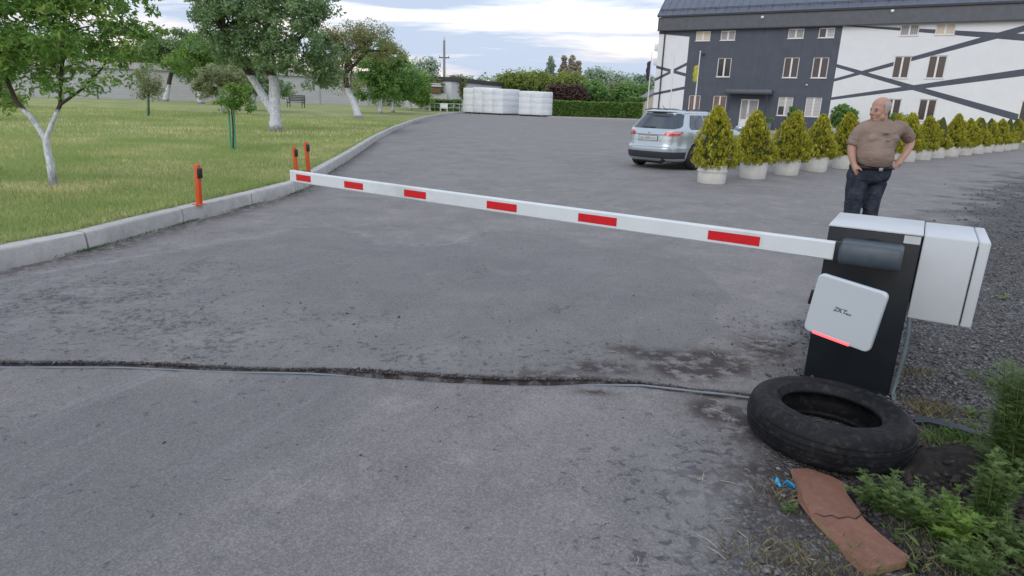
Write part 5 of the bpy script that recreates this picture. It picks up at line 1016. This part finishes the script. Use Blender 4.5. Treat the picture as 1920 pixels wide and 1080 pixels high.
    for y0,y1,z0,z1 in [(-.275,.275,.708,.716),(-.275,.275,.834,.842),(-.275,-.266,.716,.834),(.266,.275,.716,.834)]: fr.box(x_-.002,x_+.01,y0,y1,z0,z1)
    fr.build('plate_frame',M_BLK,pl_)
    ps=MB(); 
    for y in (.17,.12,.04,0.0,-.04,-.08,-.16,-.20): ps.box(x_+.0005,x_+.0015,y-.013,y+.013,.755,.80)
    pc=ps
    cu=bpy.data.curves.new('plate','FONT'); cu.body='AC 0000 CX'; cu.size=.085; cu.extrude=.0005; cu.align_x='CENTER'; o=bpy.data.objects.new('pt',cu); COL.objects.link(o); me=bpy.data.meshes.new_from_object(o.evaluated_get(bpy.context.evaluated_depsgraph_get())); bpy.data.objects.remove(o)
    o=bpy.data.objects.new('plate_characters',me); me.materials.append(mat('plate_ink',(.20,.21,.23))); COL.objects.link(o); o.parent=pl_; o.matrix_local=Matrix(((0,0,-1,x_+.0),( -1,0,0,0),(0,1,0,.747),(0,0,0,1)))
    bd=MB(); bd.ell((rx(0,.905,0),0,.905),(.012,.045,.025)); bd.build('badge',M_STEEL,r,smooth=True)
    patch_rear('trim_strip',M_DKM,lambda t:(-.44,.44),.856,.866,.010)
    ant=MB(); ant.tube([(.75,0,1.455),(.60,0,1.56)],.006,6); ant.ell((.78,0,1.46),(.05,.025,.02)); ant.build('antenna',M_BLK,r)
    M_TY=mat('car_tyre',(.016,.016,.018),.7); M_RIM=mat('alloy',(.42,.43,.45),.3,.06,metal=.5)
    for x in (.98,3.62):
        for sg in (-1,1):
            e_=MB(); n=40; prof=[(.205,-.10),(.24,-.112),(.295,-.108),(.322,-.085),(.328,0),(.322,.085),(.295,.108),(.24,.112),(.205,.10)]
            V=[];Fs=[]; q=len(prof)
            for k in range(n):
                a_=2*math.pi*k/n
                for rr_,yy in prof: V.append((x+rr_*math.cos(a_),sg*.785+yy,.328+rr_*math.sin(a_)))
            for k in range(n):
                for i in range(q): j=(i+1)%q; Fs.append((k*q+i,((k+1)%n)*q+i,((k+1)%n)*q+j,k*q+j))
            e_.add(V,Fs); wh_=e_.build('wheel',M_TY,r,smooth=True)
            rm=MB(); yo=sg*.785+sg*.095; 
            rm.tube([(x,yo-sg*.19,.328),(x,yo-sg*.06,.328)],.20,24); rm.tube([(x,yo-.02,.328),(x,yo+.02,.328)],.045,14)
            for k in range(10): a_=2*math.pi*k/10; d=np.array([math.cos(a_),0,math.sin(a_)]); s_=np.array([-math.sin(a_),0,math.cos(a_)]); rm.obox(np.array([x,yo-sg*.005,.328])+d*.11,d*.10,np.array([0,.012,0]),s_*.014)
            V=[];Fs=[]
            for k in range(n):
                a_=2*math.pi*k/n
                for rr_,yy in ((.195,-.015),(.213,-.015),(.213,.022),(.195,.022)): V.append((x+rr_*math.cos(a_),yo+yy,.328+rr_*math.sin(a_)))
            for k in range(n):
                for i in range(4): j=(i+1)%4; Fs.append((k*4+i,((k+1)%n)*4+i,((k+1)%n)*4+j,k*4+j))
            rm.add(V,Fs); rm.build('rim',[M_RIM],wh_,smooth=False)
car()

# ---------------------------------------------------------------- man with his hand on his hip
def man():
    Y0=6.8; q0=P(1622,312,Y0); q0[2]=0; root=tag(empty('person',tuple(q0)),'bald older man in brown t-shirt and dark jeans, one hand on his hip, looking left','person')
    def W_(x,y,d=0): p=P(x,y,Y0); return p+np.array([0,d,0])-q0
    S_=1/172.
    def ringw(l,r_,y,dr,dy=0,n=28,front=1.0,drop=0):
        c=W_((l+r_)/2,y,dy); hw=(r_-l)/2*S_; R=[]
        for k in range(n):
            a_=2*math.pi*k/n; s=math.sin(a_); R.append((c[0]+hw*math.copysign(abs(math.cos(a_))**.9,math.cos(a_)),c[1]+dr*(s if s>0 else s*front),c[2]-drop*max(0,-s)))
        return R
    b=new('skin'); p=b.vec(); setp(b,b.mix(b.noise(p,16,4),(.36,.20,.155),(.47,.285,.22)),.55,spec=.35); M_SK=b.m
    b=new('tshirt'); p=b.vec(); fl=b.noise(p,5,5,.6); c=b.ramp(fl,[(.3,(.215,.163,.134)),(.7,(.275,.212,.176))]); mp=b.n('ShaderNodeMapping'); b.L.new(p,mp.inputs[0]); mp.inputs['Scale'].default_value=(1,1,2.2); mp.inputs['Rotation'].default_value=(0,R_(25),0); setp(b,c,.9,nrm=b.bump(b.noise(mp.outputs[0],7,4,.5,1.2),.55,.035),spec=.15); M_SH=b.m
    b=new('jeans'); p=b.vec(); c=b.ramp(b.noise(p,12,6,.65),[(.3,(.012,.016,.026)),(.7,(.055,.065,.090))]); setp(b,c,.9,nrm=b.bump(b.noise(p,13,4),.9,.03),spec=.15); M_JN=b.m
    # body: head, neck, trunk core, arms, hands, in one surface
    mb=MB(); hd=np.array(W_(1650,206)); fx=np.array([-.93,-.36,-.07]); fx/=np.linalg.norm(fx); fz_=np.array([0.03,0,1.]); fy_=np.cross(fz_,fx); fy_/=np.linalg.norm(fy_); fz_=np.cross(fx,fy_); Mh=np.array([fx,fy_,fz_]).T
    def hl(x,y,z): return hd+Mh@np.array([x,y,z])
    E=lambda c,r,m=None:mb.ell(hl(*c),r,18,12,Mh)
    E((-.015,0,.045),(.100,.080,.080)); E((.005,0,.0),(.092,.076,.085)); E((.030,0,-.045),(.062,.060,.068)); E((.062,0,-.092),(.030,.034,.024)); E((.078,0,.018),(.018,.050,.010)); E((.020,0,-.095),(.055,.060,.034))
    for s in (-1,1): E((.055,s*.034,-.035),(.032,.028,.030)); E((-.008,s*.079,-.015),(.021,.009,.034)); E((.015,s*.058,-.07),(.034,.018,.030))
    mb.tube([hl(.085,0,.010),hl(.103,0,-.012),hl(.116,0,-.034)],[.009,.011,.014],10); E((.104,0,-.038),(.014,.019,.010)); E((.088,0,-.066),(.012,.024,.006)); E((.086,0,-.078),(.012,.022,.007))
    nb=W_(1653,236,.03); mb.tube([hl(-.020,0,-.03),hl(-.025,0,-.10),nb,nb+np.array([0,.01,-.08])],[.062,.064,.072,.10],16)
    mb.rings([ringw(1628,1682,240,.10),ringw(1618,1684,256,.12),ringw(1614,1672,285,.13),ringw(1608,1664,318,.12)])
    # arms
    mb.tube([W_(1684,240,.02),W_(1703,252,.05),W_(1716,264,.08)],[.058,.052,.047],12)
    mb.tube([W_(1716,263,.08),W_(1711,275,.05),W_(1699,287,.0),W_(1685,299,-.04)],[.044,.042,.035,.027],12)
    mb.tube([W_(1618,244,.01),W_(1603,262,.0),W_(1596,276,-.01)],[.055,.048,.044],12)
    mb.tube([W_(1596,275,-.01),W_(1594,286,-.03),W_(1593,298,-.06),W_(1593.5,308,-.09)],[.042,.041,.034,.026],12)
    # hand on the hip: palm and fingers lying along the belt, thumb behind
    h0=W_(1685,299,-.03); h1=W_(1675,308,-.075); mb.tube([h0,(h0+h1)/2,h1],[.029,.036,.033],12)
    for i,(dx,dy,ln) in enumerate([(-.5,-1.2,.88),(0,.4,1),(.4,2.0,.95),(.8,3.6,.75)]):
        a_=W_(1675+dx,305+dy*1.2,-.085); b_=W_(1667-1.5*ln,308+dy*1.3,-.115); c_=W_(1663-3.5*ln,309.5+dy*1.2,-.122); mb.tube([a_,b_,c_],[.0105,.0095,.0075],8)
    mb.tube([W_(1682,302,-.03),W_(1677,300.5,.0),W_(1671,301,.015)],[.014,.011,.009],8)
    # other hand: thumb outside, fingers going down into the pocket
    p0=W_(1593.5,308,-.09); p1=W_(1596,317,-.11); mb.tube([p0,(p0+p1)/2,p1],[.028,.035,.034],12)
    for i in range(4): mb.tube([W_(1591+i*3.2,315,-.12+.012*i),W_(1592+i*3.2,321,-.125+.012*i),W_(1594+i*3.0,328-abs(i-1.5),-.11+.012*i)],[.0105,.0098,.008],8)
    mb.tube([W_(1597,310,-.11),W_(1601,314.5,-.135),W_(1603,318,-.14)],[.013,.0115,.009],8)
    body=mb.build('body',M_SK,root); remesh(body,.0075,3)
    # shirt
    mb=MB()
    mb.rings([ringw(1640,1668,223,.075,.035),ringw(1630,1676,226.5,.085,.03),ringw(1620,1687,230,.10,.02),ringw(1612,1694,237,.125,.01),ringw(1609,1693,246,.145,0),ringw(1609,1682,256,.14,-.01),ringw(1607,1676,266,.145,-.02,front=1.1),ringw(1604,1669,276,.145,-.02,front=1.3),ringw(1602,1667,286,.15,-.02,front=1.5),ringw(1601,1666,295,.15,-.02,front=1.55),ringw(1602,1665,301,.14,-.02,front=1.5,drop=.02),ringw(1603,1664,305,.13,-.02,front=1.4,drop=.035)])
    mb.tube([W_(1680,238,.02),W_(1692,242,.03),W_(1705,252,.05),W_(1714,262,.07)],[.080,.076,.069,.062],16)
    mb.tube([W_(1622,240,.01),W_(1610,250,.0),W_(1602,262,-.005),W_(1596,273,-.01)],[.072,.073,.066,.060],16)
    for s,(x_,y_) in enumerate(((1627,260),(1661,260))): mb.ell(W_(x_,y_,-.12),(.075,.045,.05))
    sh=mb.build('tshirt',M_SH,root); remesh(sh,.011,3)
    # neck opening ring
    mb=MB(); R=ringw(1641,1667,225.5,.078,.028); R=[(x,y,z-.055*max(0,-(y-R[0][1])/.08)) for x,y,z in R]; R.append(R[0]); mb.tube(R,.0065,6,cap=False); mb.build('collar',mat('collar_brown',(.15,.10,.085),.9),sh,smooth=True)
    mb=MB()
    for x_,y_,w_ in ((1645,249.5,5),(1643,262.5,4)): 
        p_=W_(x_,y_,-.166 if y_<255 else -.215); mb.box(p_[0]-w_*S_,p_[0]+w_*S_,p_[1]-.004,p_[1]+.004,p_[2]-.005,p_[2]+.004)
    mb.build('chest_print',mat('print_dark',(.06,.05,.05),.9),sh)
    # trousers
    mb=MB(); mb.rings([ringw(1601,1669,306,.135,-.01),ringw(1595,1668,316,.145,-.01),ringw(1590,1666,328,.15,0),ringw(1590,1662,336,.14,0),ringw(1596,1655,342,.11,0)])
    mb.tube([W_(1608,340),W_(1604,356),W_(1601,372,-.01),W_(1597,392,-.01),W_(1593,425,.01),W_(1589,455,.02),W_(1585,480,.02)],[.108,.102,.092,.080,.078,.072,.074],18)
    mb.tube([W_(1644,340),W_(1639,356),W_(1634,372,-.01),W_(1631,392,-.02),W_(1627,425,0),W_(1622,455,.01),W_(1618,480,.01)],[.105,.098,.088,.076,.078,.072,.074],18)
    for x_,y_ in ((1597,388),(1630,389)): mb.ell(W_(x_,y_,-.01),(.086,.086,.018)); mb.ell(W_(x_,y_-7,-.01),(.085,.085,.014))
    jn=mb.build('trousers',M_JN,root); remesh(jn,.010,2)
    mb=MB(); R1=ringw(1597.5,1669.5,309,.150,-.012); R2=ringw(1596,1669.5,315.5,.156,-.012); mb.rings([R1,R2],cap=False); bl=mb.build('belt',mat('belt_leather',(.010,.009,.009),.5),root,smooth=True); m_=bl.modifiers.new('s','SOLIDIFY'); m_.thickness=.01; m_.offset=1; apply(bl)
    mb=MB(); q=W_(1634,314.5,-.178); mb.box(q[0]-.02,q[0]+.02,q[1]-.008,q[1]+.004,q[2]-.018,q[2]+.018); mb.build('belt_buckle',M_STEEL,bl,bevel=.003)
    # shoes
    for x_ in (1584,1616):
        q=W_(x_,480,0); mb=MB(); mb.ell((q[0],q[1]-.06,.045),(.05,.14,.05)); mb.ell((q[0],q[1]+.03,.06),(.045,.06,.06)); mb.box(q[0]-.05,q[0]+.05,q[1]-.19,q[1]+.08,0,.025); s_=mb.build('shoe',mat('shoe_black',(.015,.014,.014),.5),root); remesh(s_,.009,3)
    # short grey hair round the back and sides
    mb=MB(); V=[];n1,n2=30,12
    for j in range(n2):
        ph=-.50+1.20*j/(n2-1)
        for i in range(n1):
            a_=R_(68)+R_(224)*i/(n1-1); tt=.0035+.003*random.random(); V.append(hl(-.012+(.101+tt)*math.cos(ph)*math.cos(a_),(.081+tt)*math.cos(ph)*math.sin(a_),.028+(.092+tt)*math.sin(ph)*(.92)))
    mb.add(V,[(j*n1+i,j*n1+i+1,(j+1)*n1+i+1,(j+1)*n1+i) for j in range(n2-1) for i in range(n1-1)])
    b=new('grey_hair'); p=b.vec(); setp(b,b.mix(b.noise(p,60,4,.7),(.25,.23,.225),(.46,.43,.42)),.9); hr_=mb.build('hair',b.m,root,smooth=True); m_=hr_.modifiers.new('s','SOLIDIFY'); m_.thickness=.006; apply(hr_)
    for s in (-1,1):
        mb=MB(); mb.ell(hl(.0845,s*.031,-.002),(.010,.011,.0065),10,8,Mh); ey=mb.build('eye',mat('eye_dark',(.05,.035,.03),.3),root,smooth=True)
        mb=MB(); mb.tube([hl(.090,s*.014,.016),hl(.094,s*.030,.020),hl(.082,s*.050,.015)],[.003,.0038,.002],6); mb.build('eyebrow',mat('brow',(.20,.16,.14)),root)
    mb=MB(); mb.ell(hl(.0965,0,-.072),(.004,.022,.0028),12,8,Mh); mb.build('mouth',mat('lips',(.20,.07,.06),.6),root,smooth=True)
man()
